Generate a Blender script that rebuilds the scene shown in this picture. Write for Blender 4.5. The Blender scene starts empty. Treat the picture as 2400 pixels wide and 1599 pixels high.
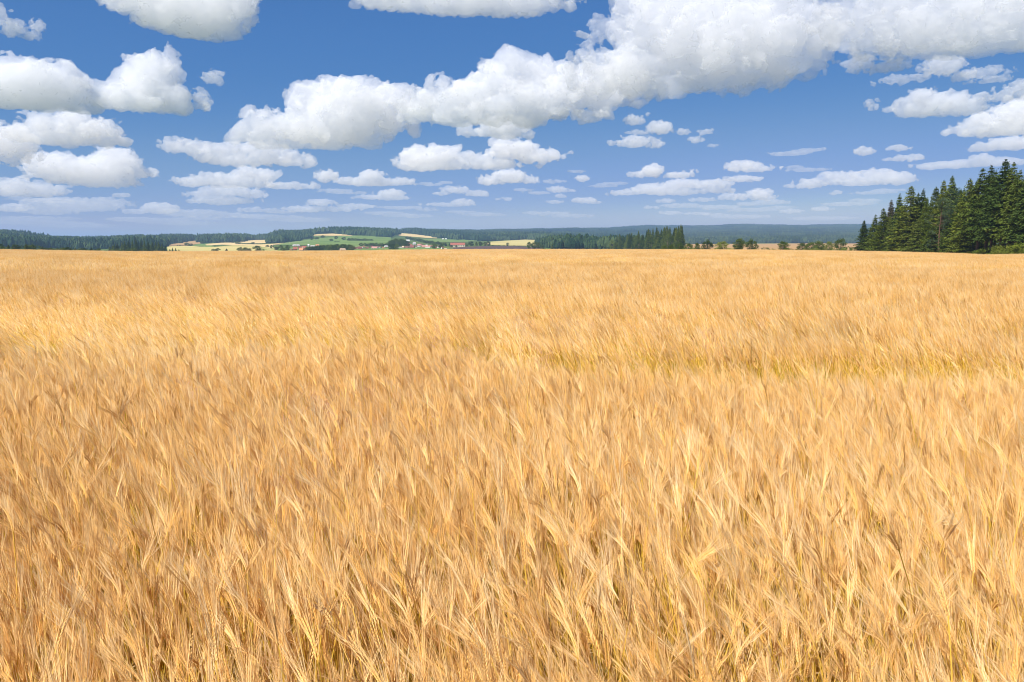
import bpy, math, random, os
import numpy as np
from mathutils import Vector, Matrix

# ------------------------------------------------------------------ camera, sky, sun, exposure
scene = bpy.context.scene
COL = scene.collection
R = math.radians
EYE = 1.92                       # the eye stands just above head height over the soil
FPX, CX, CY, HORIZON = 1866.7, 1200.0, 799.5, 578.0
PITCH = math.atan((CY - HORIZON) / FPX)
cam_data = bpy.data.cameras.new("camera")
cam_data.lens, cam_data.sensor_width, cam_data.sensor_fit = 28.0, 36.0, 'HORIZONTAL'
cam_data.clip_start, cam_data.clip_end = 0.05, 150000.0
camera = bpy.data.objects.new("camera", cam_data)
camera.location = (0, 0, EYE)
camera.rotation_euler = (math.pi / 2 - PITCH, 0, 0)
COL.objects.link(camera)
scene.camera = camera

SUN_EL, SUN_AZ = R(51), R(-140)  # azimuth clockwise from +Y: behind the viewer, to the left
SUN_DIR = Vector((math.sin(SUN_AZ) * math.cos(SUN_EL), math.cos(SUN_AZ) * math.cos(SUN_EL), math.sin(SUN_EL)))
SKY_GAIN = 0.62
world = bpy.data.worlds.new("World")
scene.world = world
world.use_nodes = True
world.cycles.sampling_method = 'NONE'
wn, wl = world.node_tree.nodes, world.node_tree.links
sky = wn.new('ShaderNodeTexSky')
sky.sky_type = 'NISHITA'
sky.sun_disc = False
sky.sun_elevation = SUN_EL
sky.sun_rotation = SUN_AZ
sky.altitude = 3000
sky.air_density, sky.dust_density, sky.ozone_density = 1.0, 0.0, 3.0
bg = wn['Background']
bg.inputs['Strength'].default_value = 0.10
# grade the clear sky towards the deep polarised blue of a dry summer noon
down = wn.new('ShaderNodeVectorMath'); down.operation = 'SCALE'; down.inputs['Scale'].default_value = 0.1
up = wn.new('ShaderNodeVectorMath'); up.operation = 'SCALE'; up.inputs['Scale'].default_value = 10.0 * SKY_GAIN
grade = wn.new('ShaderNodeRGBCurve')
for ch, pts in ((0, ((0, 0), (.124, .055), (.176, .075), (.273, .165), (.438, .30), (.69, .65), (1, .70))),
                (1, ((0, 0), (.217, .185), (.302, .225), (.446, .325), (.642, .43), (.842, .67), (1, .71))),
                (2, ((0, 0), (.407, .49), (.529, .54), (.691, .62), (.816, .71), (1, .75)))):
    c = grade.mapping.curves[ch]
    while len(c.points) < len(pts): c.points.new(.5, .5)
    for p, q in zip(c.points, pts): p.location = q
grade.mapping.use_clip = False
grade.mapping.update()
wl.new(sky.outputs['Color'], down.inputs[0]); wl.new(down.outputs[0], grade.inputs['Color'])
wl.new(grade.outputs['Color'], up.inputs[0]); wl.new(up.outputs[0], bg.inputs['Color'])
sun_data = bpy.data.lights.new("sun", 'SUN')
sun_data.energy = 4.8
sun_data.angle = R(0.53)
sun_data.color = (1.0, 0.955, 0.88)
sun = bpy.data.objects.new("sun", sun_data)
sun.rotation_euler = (-SUN_DIR).to_track_quat('-Z', 'Y').to_euler()
sun.location = (-50, -60, 100)
COL.objects.link(sun)
scene.view_settings.view_transform = 'Standard'
scene.view_settings.look = 'None'
scene.view_settings.exposure = 0.66
scene.view_settings.gamma = 1.0
cy = scene.cycles
cy.max_bounces, cy.diffuse_bounces, cy.glossy_bounces = 24, 4, 1
cy.transmission_bounces, cy.volume_bounces, cy.transparent_max_bounces = 2, 20, 64
cy.caustics_reflective = cy.caustics_refractive = False
cy.sample_clamp_indirect = 6.0
cy.use_denoising = True
cy.denoising_prefilter = 'ACCURATE'
cy.pixel_filter_type, cy.filter_width = 'BLACKMAN_HARRIS', 1.05

# ------------------------------------------------------------------ helpers
def pixel_ray(X, Y):
    """Unit direction (world) through photo pixel X, Y."""
    u, v = (X - CX) / FPX, (CY - Y) / FPX
    c, s = math.cos(PITCH), math.sin(PITCH)
    return Vector((u, c + v * s, v * c - s)).normalized()

def az_el(X, Y):
    d = pixel_ray(X, Y)
    return math.atan2(d.x, d.y), d.z / math.hypot(d.x, d.y)   # azimuth, tangent of elevation

def tag(o, label=None, category=None, group=None, kind=None):
    for k, v in (("label", label), ("category", category), ("group", group), ("kind", kind)):
        if v: o[k] = v
    return o

def mesh_from(name, verts, faces, mats=(), face_mat=None, smooth=False):
    me = bpy.data.meshes.new(name)
    verts = np.asarray(verts, np.float32)
    faces_np = faces if isinstance(faces, np.ndarray) else None
    if faces_np is not None:
        n, k = faces_np.shape
        me.vertices.add(len(verts)); me.vertices.foreach_set('co', verts.ravel())
        me.loops.add(n * k); me.loops.foreach_set('vertex_index', faces_np.astype(np.int32).ravel())
        me.polygons.add(n)
        me.polygons.foreach_set('loop_start', np.arange(0, n * k, k, dtype=np.int32))
        if face_mat is not None: me.polygons.foreach_set('material_index', np.asarray(face_mat, np.int32))
    else:
        me.from_pydata([tuple(map(float, v)) for v in verts], [], [tuple(f) for f in faces])
        if face_mat is not None: me.polygons.foreach_set('material_index', np.asarray(face_mat, np.int32))
    for m in mats: me.materials.append(m)
    me.update(calc_edges=True)
    me.validate()
    if smooth: me.polygons.foreach_set('use_smooth', np.ones(len(me.polygons), bool))
    return me

def link(name, me, parent=None, loc=(0, 0, 0)):
    o = bpy.data.objects.new(name, me)
    o.location = loc
    if parent is not None: o.parent = parent
    COL.objects.link(o)
    return o

def new_mat(name):
    m = bpy.data.materials.new(name); m.use_nodes = True
    m.node_tree.nodes.clear()
    return m, m.node_tree.nodes, m.node_tree.links

def node(ns, kind, **kw):
    n = ns.new(kind)
    for k, v in kw.items():
        if k in n.inputs.keys(): n.inputs[k].default_value = v
        else: setattr(n, k, v)
    return n

def ramp(ns, stops):
    r = ns.new('ShaderNodeValToRGB')
    e = r.color_ramp.elements
    while len(e) < len(stops): e.new(0.5)
    for el, (p, c) in zip(e, stops):
        el.position = p; el.color = (*c, 1) if len(c) == 3 else c
    return r

# gradient noise on arrays (n, 3)
_rs = np.random.RandomState(7)
_PERM = np.concatenate([_rs.permutation(256)] * 3).astype(np.int32)
_G = _rs.normal(size=(256, 3)).astype(np.float32); _G /= np.linalg.norm(_G, axis=1, keepdims=True)
def perlin(p):
    p = np.asarray(p, np.float32)
    i = np.floor(p).astype(np.int32); f = p - i; i &= 255
    w = f * f * f * (f * (f * 6 - 15) + 10)
    out = np.zeros(len(p), np.float32)
    for dx in (0, 1):
        wx = w[:, 0] if dx else 1 - w[:, 0]
        a = _PERM[i[:, 0] + dx]
        for dy in (0, 1):
            wy = wx * (w[:, 1] if dy else 1 - w[:, 1])
            b = _PERM[a + i[:, 1] + dy]
            for dz in (0, 1):
                g = _G[_PERM[b + i[:, 2] + dz]]
                out += wy * (w[:, 2] if dz else 1 - w[:, 2]) * (g[:, 0] * (f[:, 0] - dx) + g[:, 1] * (f[:, 1] - dy) + g[:, 2] * (f[:, 2] - dz))
    return out

def noise2(x, y, scale, seed=0.0):
    x = np.asarray(x, np.float32).ravel(); y = np.asarray(y, np.float32).ravel()
    return perlin(np.stack([x / scale + seed, y / scale + seed * 1.7, np.full_like(x, seed * 0.37 + 0.5)], 1)) * 1.6
# ------------------------------------------------------------------ the lie of the land
def x_to_az(X): return math.atan2((X - CX) / FPX, 1 / math.cos(PITCH))
EDGE_X = [-1200, 0, 220, 300, 500, 700, 880, 900, 1100, 1300, 1700, 1850, 2000, 2100, 2250, 2310, 2400, 2900]
EDGE_ROW = [584, 584.5, 588, 589.3, 589.3, 589, 588, 587, 585.5, 585.2, 586, 586.8, 588.5, 590, 593.5, 596, 594.5, 596]
EDGE_R = [300, 300, 300, 300, 300, 300, 300, 300, 300, 300, 300, 310, 332, 300, 246, 224, 196, 160]
EDGE_AZ = np.array([x_to_az(X) for X in EDGE_X])
CROP = 0.78
def edge_r(az): return np.interp(az, EDGE_AZ, EDGE_R)
def edge_z(az):
    return EYE + edge_r(az) * (HORIZON - np.interp(az, EDGE_AZ, EDGE_ROW)) / FPX - CROP
LAND_R = np.array([400, 500, 800, 1100, 1400, 1700, 2000, 2500, 3000, 3800, 4800, 6000, 7500, 9500], float)
LAND = {  # photo row at which the bare ground appears, for each distance
    -1500: [592, 592, 590, 588, 586, 581, 575, 565, 559, 562, 566, 570, 573, 575],
    0:     [590, 589, 588, 587, 585, 581, 575, 565, 558, 561, 565, 570, 573, 575],
    120:   [591, 591, 590, 588, 586, 583, 579, 574, 570, 571, 568, 571, 574, 576],
    210:   [592, 592, 591, 589, 587, 585, 582, 577, 573, 574, 574, 575, 576, 577],
    300:   [593, 593, 591, 590, 587, 582, 578, 573, 569, 571, 572, 574, 575, 576],
    450:   [593, 593, 591, 589, 586, 580, 576, 570, 565, 566, 570, 573, 575, 576],
    600:   [593, 593, 591, 589, 586, 580, 575, 568, 563, 566, 570, 573, 575, 576],
    700:   [592, 592, 591, 589, 586, 580, 574, 566, 554, 559, 566, 570, 574, 576],
    760:   [592, 592, 591, 589, 586, 579, 572, 561, 547, 554, 562, 568, 574, 576],
    830:   [592, 592, 590, 588, 585, 577, 569, 558, 546, 551, 558, 566, 572, 576],
    905:   [591, 591, 589, 588, 584, 577, 570, 560, 551, 549.5, 558, 566, 572, 576],
    960:   [590, 590, 588, 587, 583, 577, 571, 563, 557, 546, 552, 562, 570, 575],
    1030:  [590, 590, 588, 587, 583, 576, 571, 565, 559, 551, 549, 556, 566, 575],
    1100:  [589, 589, 588, 586, 582, 576, 572, 567, 561, 554, 548.5, 547, 558, 570],
    1250:  [589, 589, 588, 586, 580, 576, 572, 564, 560, 556, 550, 544, 548, 565],
    1400:  [590, 590, 588, 587, 585, 582, 579, 574, 569, 562, 552, 543, 541, 560],
    1520:  [590, 590, 588, 587, 585, 583, 580, 576, 572, 563, 552, 542, 535, 555],
    1650:  [589, 589, 585, 580, 577, 575, 573.5, 572.5, 571.5, 563, 553, 543, 537, 555],
    1750:  [589, 589, 584, 580, 577, 575, 573, 572, 571, 563, 552, 541, 534, 553],
    1900:  [590, 590, 584, 580, 577, 575, 573, 572, 571, 563, 553, 543, 536, 555],
    2100:  [592, 591, 584, 580, 577, 575, 573, 572, 571, 563, 554, 544, 537, 555],
    2600:  [594, 592, 584, 580, 577, 575, 573, 572, 571, 563, 554, 545, 540, 555]}
LAND_AZ = np.array([x_to_az(X) for X in LAND])
LAND_T = np.array([LAND[X] for X in LAND], float)
def land_row(az, r):
    az = np.asarray(az, float); r = np.asarray(r, float)
    lr = np.interp(np.log(np.clip(r, 400, 9500)), np.log(LAND_R), np.arange(len(LAND_R)))
    j = np.clip(lr.astype(int), 0, len(LAND_R) - 2); fj = lr - j
    ia = np.interp(az, LAND_AZ, np.arange(len(LAND_AZ)))
    i = np.clip(ia.astype(int), 0, len(LAND_AZ) - 2); fi = ia - i
    fi = fi * fi * (3 - 2 * fi)
    return ((1 - fi) * ((1 - fj) * LAND_T[i, j] + fj * LAND_T[i, j + 1]) + fi * ((1 - fj) * LAND_T[i + 1, j] + fj * LAND_T[i + 1, j + 1]))
def ground_polar(az, r):
    az = np.asarray(az, np.float64); r = np.asarray(r, np.float64)
    back = np.clip((np.abs(az) - 1.1) / .5, 0, 1)
    er = edge_r(az); ez = edge_z(az)
    zf = ez * np.clip(r / er, 0, 1) ** 1.6
    zl = EYE + np.clip(r, 400, 9500) * (HORIZON - land_row(az, r)) / FPX
    zl = np.where(r > 9500, zl * np.clip((14000 - r) / 4500, 0, 1) - 6 * np.clip((r - 9500) / 4500, 0, 1), zl)
    far_n = noise2((az * 4000).ravel(), r.ravel() * .6, 330.0, 4.4).reshape(az.shape) * np.clip((r - 1500) / 3000, 0, 1) * 7
    zl = zl + far_n * np.clip((14000 - r) / 4500, 0, 1)
    t = np.clip((r - er) / np.maximum(400 - er, 1), 0, 1)
    z = np.where(r <= er, zf, ez * (1 - t) + t * zl)
    return z * (1 - back)
def ground_z(x, y):
    x = np.asarray(x, np.float64); y = np.asarray(y, np.float64)
    return ground_polar(np.arctan2(x, y), np.hypot(x, y))
_RR = np.exp(np.linspace(math.log(260), math.log(9400), 1400))
def ground_at(X, Y, lift=0.0, rmin=0.0):
    """Where the land is met through photo pixel X, Y."""
    az, el = az_el(X, Y)
    rr = _RR[_RR >= rmin]
    zs = ground_polar(np.full(rr.shape, az), rr)
    over = zs >= EYE + rr * el
    i = int(np.argmax(over)) if over.any() else int(np.argmin(EYE + rr * el - zs))
    r = rr[i]
    return Vector((math.sin(az) * r, math.cos(az) * r, float(zs[i]) + lift)), r

def soil_material(name, stops, scale, detail=6.0, bump=0.0):
    m, ns, ls = new_mat(name)
    out = ns.new('ShaderNodeOutputMaterial'); geo = ns.new('ShaderNodeNewGeometry')
    n1 = node(ns, 'ShaderNodeTexNoise', Scale=scale, Detail=detail, Roughness=.62); ls.new(geo.outputs['Position'], n1.inputs['Vector'])
    cr = ramp(ns, stops); ls.new(n1.outputs[0], cr.inputs[0])
    df = ns.new('ShaderNodeBsdfDiffuse'); ls.new(cr.outputs[0], df.inputs['Color'])
    ls.new(df.outputs[0], out.inputs['Surface'])
    return m
M_SOIL = soil_material("straw_littered_soil", [(.3, (.16, .10, .04)), (.5, (.30, .20, .07)), (.7, (.46, .31, .11))], 9.0)
M_GRASS = soil_material("rough_grass", [(.3, (.055, .085, .02)), (.5, (.09, .13, .03)), (.7, (.15, .18, .05))], .02)
M_WOODFLOOR = soil_material("wood_floor", [(.35, (.018, .028, .012)), (.6, (.035, .05, .018))], .03)
M_MEADOW = soil_material("meadow", [(.3, (.10, .16, .04)), (.5, (.15, .215, .058)), (.75, (.22, .255, .09))], .012)
M_WHEAT = soil_material("ripe_field", [(.3, (.50, .36, .15)), (.55, (.62, .46, .22)), (.75, (.70, .53, .28))], .01)
M_TAN = soil_material("tan_stubble", [(.3, (.33, .20, .09)), (.6, (.42, .265, .125)), (.8, (.50, .33, .17))], .01)
M_GREENGOLD = soil_material("ripening_field", [(.3, (.40, .34, .12)), (.55, (.52, .43, .17)), (.75, (.60, .48, .22))], .008)
M_PLOUGH = soil_material("ploughed_soil", [(.3, (.075, .052, .05)), (.6, (.115, .08, .07))], .05)
M_FARMLAND = soil_material("patchwork_farmland", [(.35, (.16, .15, .07)), (.5, (.32, .27, .15)), (.65, (.46, .37, .22))], .0012)
M_PALE = soil_material("bare_pale_ground", [(.3, (.6, .55, .48)), (.6, (.75, .7, .62))], .05)

def build_ground():
    az = np.unique(np.concatenate([np.linspace(-math.pi, -.72, 60), np.radians(np.arange(-42, 42.01, .28)), np.linspace(.72, math.pi, 60)]))
    rr = np.concatenate([[0.4], np.exp(np.linspace(math.log(1.0), math.log(9500), 170)), [10500, 12000, 14000, 20000, 35000, 60000]])
    A, Q = np.meshgrid(az, rr, indexing='ij')
    Z = ground_polar(A, Q)
    V = np.stack([np.sin(A) * Q, np.cos(A) * Q, Z], -1).reshape(-1, 3)
    na, nr = len(az), len(rr)
    i, j = np.meshgrid(np.arange(na - 1), np.arange(nr - 1), indexing='ij')
    f = np.stack([i * nr + j, (i + 1) * nr + j, (i + 1) * nr + j + 1, i * nr + j + 1], -1).reshape(-1, 4)[:, ::-1]
    rc = (Q[:-1, :-1] + Q[1:, 1:]).ravel() / 2; ac = (A[:-1, :-1] + A[1:, 1:]).ravel() / 2
    back = np.abs(ac) > 1.0
    mat = np.where(rc < np.where(back, 400, edge_r(ac)), 0, np.where(rc > 9600, 2, 1))
    o = link("ground", mesh_from("ground", V, f, [M_SOIL, M_GRASS, M_FARMLAND], mat, smooth=True))
    tag(o, kind="structure")

def drape(name, stations, mat, lift=.5, label=None):
    """A field lying on the land, its outline given as stations (X, upper row, lower row)."""
    st = np.array(stations, float)
    xs = np.linspace(st[0, 0], st[-1, 0], max(8, int((st[-1, 0] - st[0, 0]) / 3)))
    top = np.interp(xs, st[:, 0], st[:, 1]); bot = np.interp(xs, st[:, 0], st[:, 2])
    m = 7; V = []
    for x, t, b in zip(xs, top, bot):
        az = x_to_az(x)
        _, r0 = ground_at(x, b); _, r1 = ground_at(x, t)
        r1 = max(r1, r0 + 2)
        for k in range(m):
            r = r0 + (r1 - r0) * k / (m - 1)
            V.append((math.sin(az) * r, math.cos(az) * r, float(ground_polar(np.array([az]), np.array([r]))[0]) + lift + r * .0002))
    F = [(i * m + k, (i + 1) * m + k, (i + 1) * m + k + 1, i * m + k + 1) for i in range(len(xs) - 1) for k in range(m - 1)]
    o = link(name, mesh_from(name, V, F, [mat], smooth=True))
    tag(o, kind="structure", label=label)
    return o

FIELDS = [
    ("meadow", [(4, 564.5, 567), (20, 565, 571), (33, 568, 573), (40, 571.5, 573)], M_MEADOW),
    ("meadow", [(48, 570, 572.5), (62, 572.5, 574)], M_MEADOW),
    ("ripe_field", [(90, 574.5, 578), (110, 576, 579.5), (125, 578, 580)], M_GREENGOLD),
    ("ripe_field", [(130, 578, 581), (150, 580, 582), (172, 581.5, 583)], M_GREENGOLD),
    ("tan_field", [(395, 574.5, 577), (440, 567.5, 576.5), (470, 563.5, 572), (478, 567, 568.5)], M_TAN),
    ("meadow", [(450, 576, 577), (470, 572, 579), (485, 573.5, 580), (502, 577.5, 579.5)], M_MEADOW),
    ("ripening_field", [(392, 578, 589), (450, 577.6, 590), (470, 579.5, 590), (503, 580, 590), (545, 576, 590), (600, 577, 590), (650, 583, 590)], M_GREENGOLD),
    ("ripe_field", [(482, 573, 577), (520, 570, 574.5), (540, 569.5, 575.4), (575, 573.4, 576.4), (640, 574.5, 582.4)], M_WHEAT),
    ("ripe_field", [(548, 570, 570.5), (575, 565.5, 571), (600, 563.4, 571.5), (622, 563.2, 571), (646, 569, 570)], M_WHEAT),
    ("ripe_field", [(596, 575, 575.6), (640, 572.4, 574.6), (676, 569.6, 572.5), (692, 569.5, 570)], M_WHEAT),
    ("meadow", [(612, 580, 590), (650, 583.5, 590), (700, 580, 590)], M_MEADOW),
    ("meadow", [(655, 572, 575), (720, 563, 576), (760, 558, 578), (800, 554.4, 580), (850, 553, 580), (900, 556, 575), (917, 557.5, 570)], M_MEADOW),
    ("tan_field", [(722, 552.6, 553), (750, 549.7, 553.3), (780, 548.6, 553.6), (808, 550, 553.4), (826, 552.8, 553.3)], M_WHEAT),
    ("meadow", [(815, 586, 590), (870, 583.5, 590), (930, 581.5, 589), (1000, 581.5, 588), (1062, 582.5, 587)], M_MEADOW),
    ("ripe_field", [(917, 547.5, 549.5), (940, 547.5, 553.5), (970, 549.5, 556), (1000, 553.5, 558.5), (1024, 557, 559.5)], M_WHEAT),
    ("meadow", [(988, 562, 567), (1020, 560.5, 569), (1060, 562, 569), (1098, 565, 568)], M_MEADOW),
    ("meadow", [(1076, 561, 563.5), (1100, 563, 565.5), (1124, 564, 566.5)], M_MEADOW),
    ("ripe_field", [(1136, 571.5, 573), (1150, 567.6, 575.5), (1180, 565.3, 576.5), (1230, 562.6, 577), (1262, 563.5, 576), (1280, 567, 573)], M_GREENGOLD),
    ("ploughed_field", [(1020, 586.5, 587), (1050, 582.5, 587), (1090, 579.4, 587), (1150, 577.5, 587), (1220, 578.3, 587), (1270, 582, 587)], M_PLOUGH),
    ("tan_field", [(1560, 575, 589), (1605, 573, 589), (1700, 573, 590), (1800, 572, 590), (1900, 571.6, 590), (2060, 571.6, 591)], M_TAN),
    ("clearing", [(1834, 545, 546.2), (1845, 544.5, 547.2), (1860, 547.2, 549)], M_PALE)]
def inside_field(X, row):
    hit = np.zeros(X.shape, bool)
    for _n, st, _m in FIELDS:
        s = np.array(st)
        hit |= (X > s[0, 0]) & (X < s[-1, 0]) & (row > np.interp(X, s[:, 0], s[:, 1]) - .3) & (row < np.interp(X, s[:, 0], s[:, 2]) + .4)
    return hit
# ------------------------------------------------------------------ clouds
def surface_nets(F, org, h):
    """Surface of the zero level of F (inside > 0) as quads, one vertex per mixed cell."""
    nx, ny, nz = F.shape
    ins = F > 0
    c = ins[:-1, :-1, :-1].astype(np.int8)
    tot = np.zeros((nx - 1, ny - 1, nz - 1), np.int8)
    for a in (0, 1):
        for b in (0, 1):
            for d in (0, 1):
                tot += ins[a:nx - 1 + a, b:ny - 1 + b, d:nz - 1 + d]
    mixed = (tot > 0) & (tot < 8)
    I, J, K = np.nonzero(mixed)
    idx = -np.ones(mixed.shape, np.int32); idx[I, J, K] = np.arange(len(I))
    acc = np.zeros((len(I), 3), np.float32); cnt = np.zeros(len(I), np.float32)
    for a, b in (((0,0,0),(1,0,0)), ((0,1,0),(1,1,0)), ((0,0,1),(1,0,1)), ((0,1,1),(1,1,1)),
                 ((0,0,0),(0,1,0)), ((1,0,0),(1,1,0)), ((0,0,1),(0,1,1)), ((1,0,1),(1,1,1)),
                 ((0,0,0),(0,0,1)), ((1,0,0),(1,0,1)), ((0,1,0),(0,1,1)), ((1,1,0),(1,1,1))):
        fa = F[I + a[0], J + a[1], K + a[2]]; fb = F[I + b[0], J + b[1], K + b[2]]
        m = (fa > 0) != (fb > 0)
        t = np.where(m, fa / np.where(m, fa - fb, 1), 0)
        for k in range(3):
            acc[:, k] += np.where(m, a[k] + t * (b[k] - a[k]), 0)
        cnt += m
    v = (np.stack([I, J, K], 1) + acc / cnt[:, None]) * h + org
    quads = []
    for ax in range(3):
        s0 = [slice(None)] * 3; s1 = [slice(None)] * 3
        s0[ax] = slice(0, -1); s1[ax] = slice(1, None)
        A, B = ins[tuple(s0)], ins[tuple(s1)]
        P = np.argwhere(A != B)
        o1, o2 = [(1, 2), (2, 0), (0, 1)][ax]
        ok = (P[:, o1] > 0) & (P[:, o2] > 0) & (P[:, o1] < F.shape[o1] - 1) & (P[:, o2] < F.shape[o2] - 1)
        P = P[ok]
        def cell(d1, d2):
            Q = P.copy(); Q[:, o1] -= d1; Q[:, o2] -= d2
            return idx[Q[:, 0], Q[:, 1], Q[:, 2]]
        q = np.stack([cell(1, 1), cell(0, 1), cell(0, 0), cell(1, 0)], 1)
        flip = ~A[P[:, 0], P[:, 1], P[:, 2]]
        q[flip] = q[flip][:, ::-1]
        quads.append(q)
    q = np.concatenate(quads)
    return v, q[(q >= 0).all(1)]

CLOUD_BASE = 1150.0
def cloud_material(name, mfp):
    m, ns, ls = new_mat(name)
    out = ns.new('ShaderNodeOutputMaterial')
    vol = node(ns, 'ShaderNodeVolumeScatter', Density=1.0 / mfp, Anisotropy=0.0)
    vol.inputs['Color'].default_value = (0.9985, 0.9915, 0.9990, 1)  # vapour tint puts a lavender haze cast into the shaded bases
    ls.new(vol.outputs[0], out.inputs['Volume'])
    if CLOUD_SURF > 0:
        tr = ns.new('ShaderNodeBsdfTransparent')
        df = node(ns, 'ShaderNodeBsdfDiffuse'); df.inputs['Color'].default_value = (0.93, 0.93, 0.94, 1)
        tl = node(ns, 'ShaderNodeBsdfTranslucent'); tl.inputs['Color'].default_value = (0.93, 0.93, 0.94, 1)
        mx = node(ns, 'ShaderNodeMixShader'); mx.inputs[0].default_value = 0.5
        ls.new(df.outputs[0], mx.inputs[1]); ls.new(tl.outputs[0], mx.inputs[2])
        m2 = node(ns, 'ShaderNodeMixShader'); m2.inputs[0].default_value = CLOUD_SURF
        ls.new(tr.outputs[0], m2.inputs[1]); ls.new(mx.outputs[0], m2.inputs[2])
        ls.new(m2.outputs[0], out.inputs['Surface'])
    m.volume_intersection_method = 'FAST' if hasattr(m, 'volume_intersection_method') else None
    return m
CLOUD_SURF = 0.10
_cloud_mats = {}
def make_cloud(label, puffs, base=None, seed=0, soft=1.0, rough=1.0, step=3.0):
    """puffs: (X, Y, rx, ry) in photo pixels; the cloud stands at the distance where its foot meets the common base height."""
    puffs = [tuple(map(float, p)) for p in puffs]
    yb = base if base is not None else max(p[1] + p[3] for p in puffs)
    xm = sum(p[0] * p[2] for p in puffs) / sum(p[2] for p in puffs)
    az, el = az_el(xm, yb)
    dist = CLOUD_BASE / max(el, 0.03)
    s = dist / FPX                                         # metres per photo pixel there
    fwd = Vector((math.sin(az), math.cos(az), 0)); right = Vector((fwd.y, -fwd.x, 0))
    org = Vector((0, 0, EYE)) + fwd * dist
    rng = np.random.RandomState(seed + 11)
    C, Rr = [], []
    for (X, Y, rx, ry) in puffs:
        a, e = az_el(X, Y)
        da = a - az
        d = dist / max(math.cos(da), 0.3)
        u, w = dist * math.tan(da), d * e
        dep = min(.75 * rx, 1.25 * ry)
        C.append((u, rng.uniform(-.25, .25) * dep * s, w)); Rr.append((rx * s * 1.04, dep * s, ry * s * 1.04))
    C, Rr = np.array(C, np.float32), np.array(Rr, np.float32)
    h = np.array([step * s, step * 1.7 * s, step * s], np.float32)
    pad = 4 * h + 10 * s
    lo = (C - Rr).min(0) - pad; hi = (C + Rr).max(0) + pad
    n = np.ceil((hi - lo) / h).astype(int) + 1
    ax = [lo[k] + h[k] * np.arange(n[k], dtype=np.float32) for k in range(3)]
    P = np.stack(np.meshgrid(*ax, indexing='ij'), -1).reshape(-1, 3)
    rm = float(np.median(Rr[:, 2])); kk = 0.16 * rm
    D = np.zeros(len(P), np.float32)
    for c, r in zip(C, Rr):
        q = np.linalg.norm((P - c) / r, axis=1)
        D += np.exp(np.clip((1 - q) * (r.min() * 0.75 + 0.25 * r.mean()) / kk, -60, 60))
    D = kk * np.log(np.maximum(D, 1e-25)) - kk * .25
    L0 = max(rm * 1.6, 16 * s)
    amp = rm * 0.58 * rough
    band = np.abs(D) < amp * 1.9
    B = P[band]; seedv = np.array([seed * 3.1, seed * 1.3, seed * 2.3], np.float32)
    nz = np.zeros(len(B), np.float32)
    warp = np.stack([perlin(B / (L0 * .8) + seedv + k * 9.1) for k in range(3)], 1) * L0 * 0.22
    Bw = B + warp
    a_, L_ = amp, L0
    low = np.clip((B[:, 2] - (lo[2] + pad[2])) / max(rm, 1), 0, 1)   # bumps are strong above, weak along the foot
    for o in range(6):
        if L_ < 1.6 * h[0]: break
        pn = perlin(Bw / L_ * np.array([1, 1, 1.15], np.float32) + seedv + o * 5.7)
        nz += a_ * (np.abs(pn) * 2.3 - 0.46) * (0.55 + 0.45 * low) + a_ * 0.35 * pn
        a_ *= 0.60; L_ *= 0.5
    fray = np.clip(perlin(B / (L0 * 1.3) + seedv + 40.0) * 2.2 + .25, 0, 1)      # parts of the rim are torn to shreds
    nz += fray * (perlin(Bw / (9 * s) + 3.3) * 10 * s + perlin(Bw / (4.5 * s) + 7.7) * 4.5 * s - 2 * s) * (.7 + .3 * rough)
    D[band] += nz
    zb = dist * az_el(xm, yb)[1]
    wob = perlin(np.stack([P[:, 0] / (60 * s), P[:, 1] / (60 * s), np.full(len(P), seed + .5, np.float32)], 1)) * 5 * s
    D = np.minimum(D, (P[:, 2] - zb + wob) * 0.8 + 2 * s)
    F = D.reshape(n)
    F[[0, -1]] = -1; F[:, [0, -1]] = -1; F[:, :, [0, -1]] = -1
    v, q = surface_nets(F, lo, h)
    lab = np.arange(len(v))                                # drop crumbs that float free of the cloud
    for _ in range(400):
        m = lab[q].min(1); new = lab.copy()
        np.minimum.at(new, q.ravel(), np.repeat(m, 4)); new = new[new]
        if (new == lab).all(): break
        lab = new
    size = np.bincount(lab, minlength=len(v))
    ok = size[lab] >= max(90, .012 * len(v))
    q = q[ok[q].all(1)]; remap = np.cumsum(ok) - 1; v = v[ok]; q = remap[q]
    mfp = (15.0 + .62 * rm / s) * s * soft; key = round(math.log(max(mfp, .1)) * 5)
    if key not in _cloud_mats: _cloud_mats[key] = cloud_material("cloud_vapour", mfp)
    z0 = float(v[:, 2].min())
    v = v - np.array([0, 0, z0], np.float32)
    me = mesh_from("cloud", v, q, [_cloud_mats[key]], smooth=True)
    o = link("cloud", me, loc=org + Vector((0, 0, z0)))
    o.rotation_euler = (0, 0, -az)
    tag(o, label, "cloud", "fair weather clouds in the sky")
    return o
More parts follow.
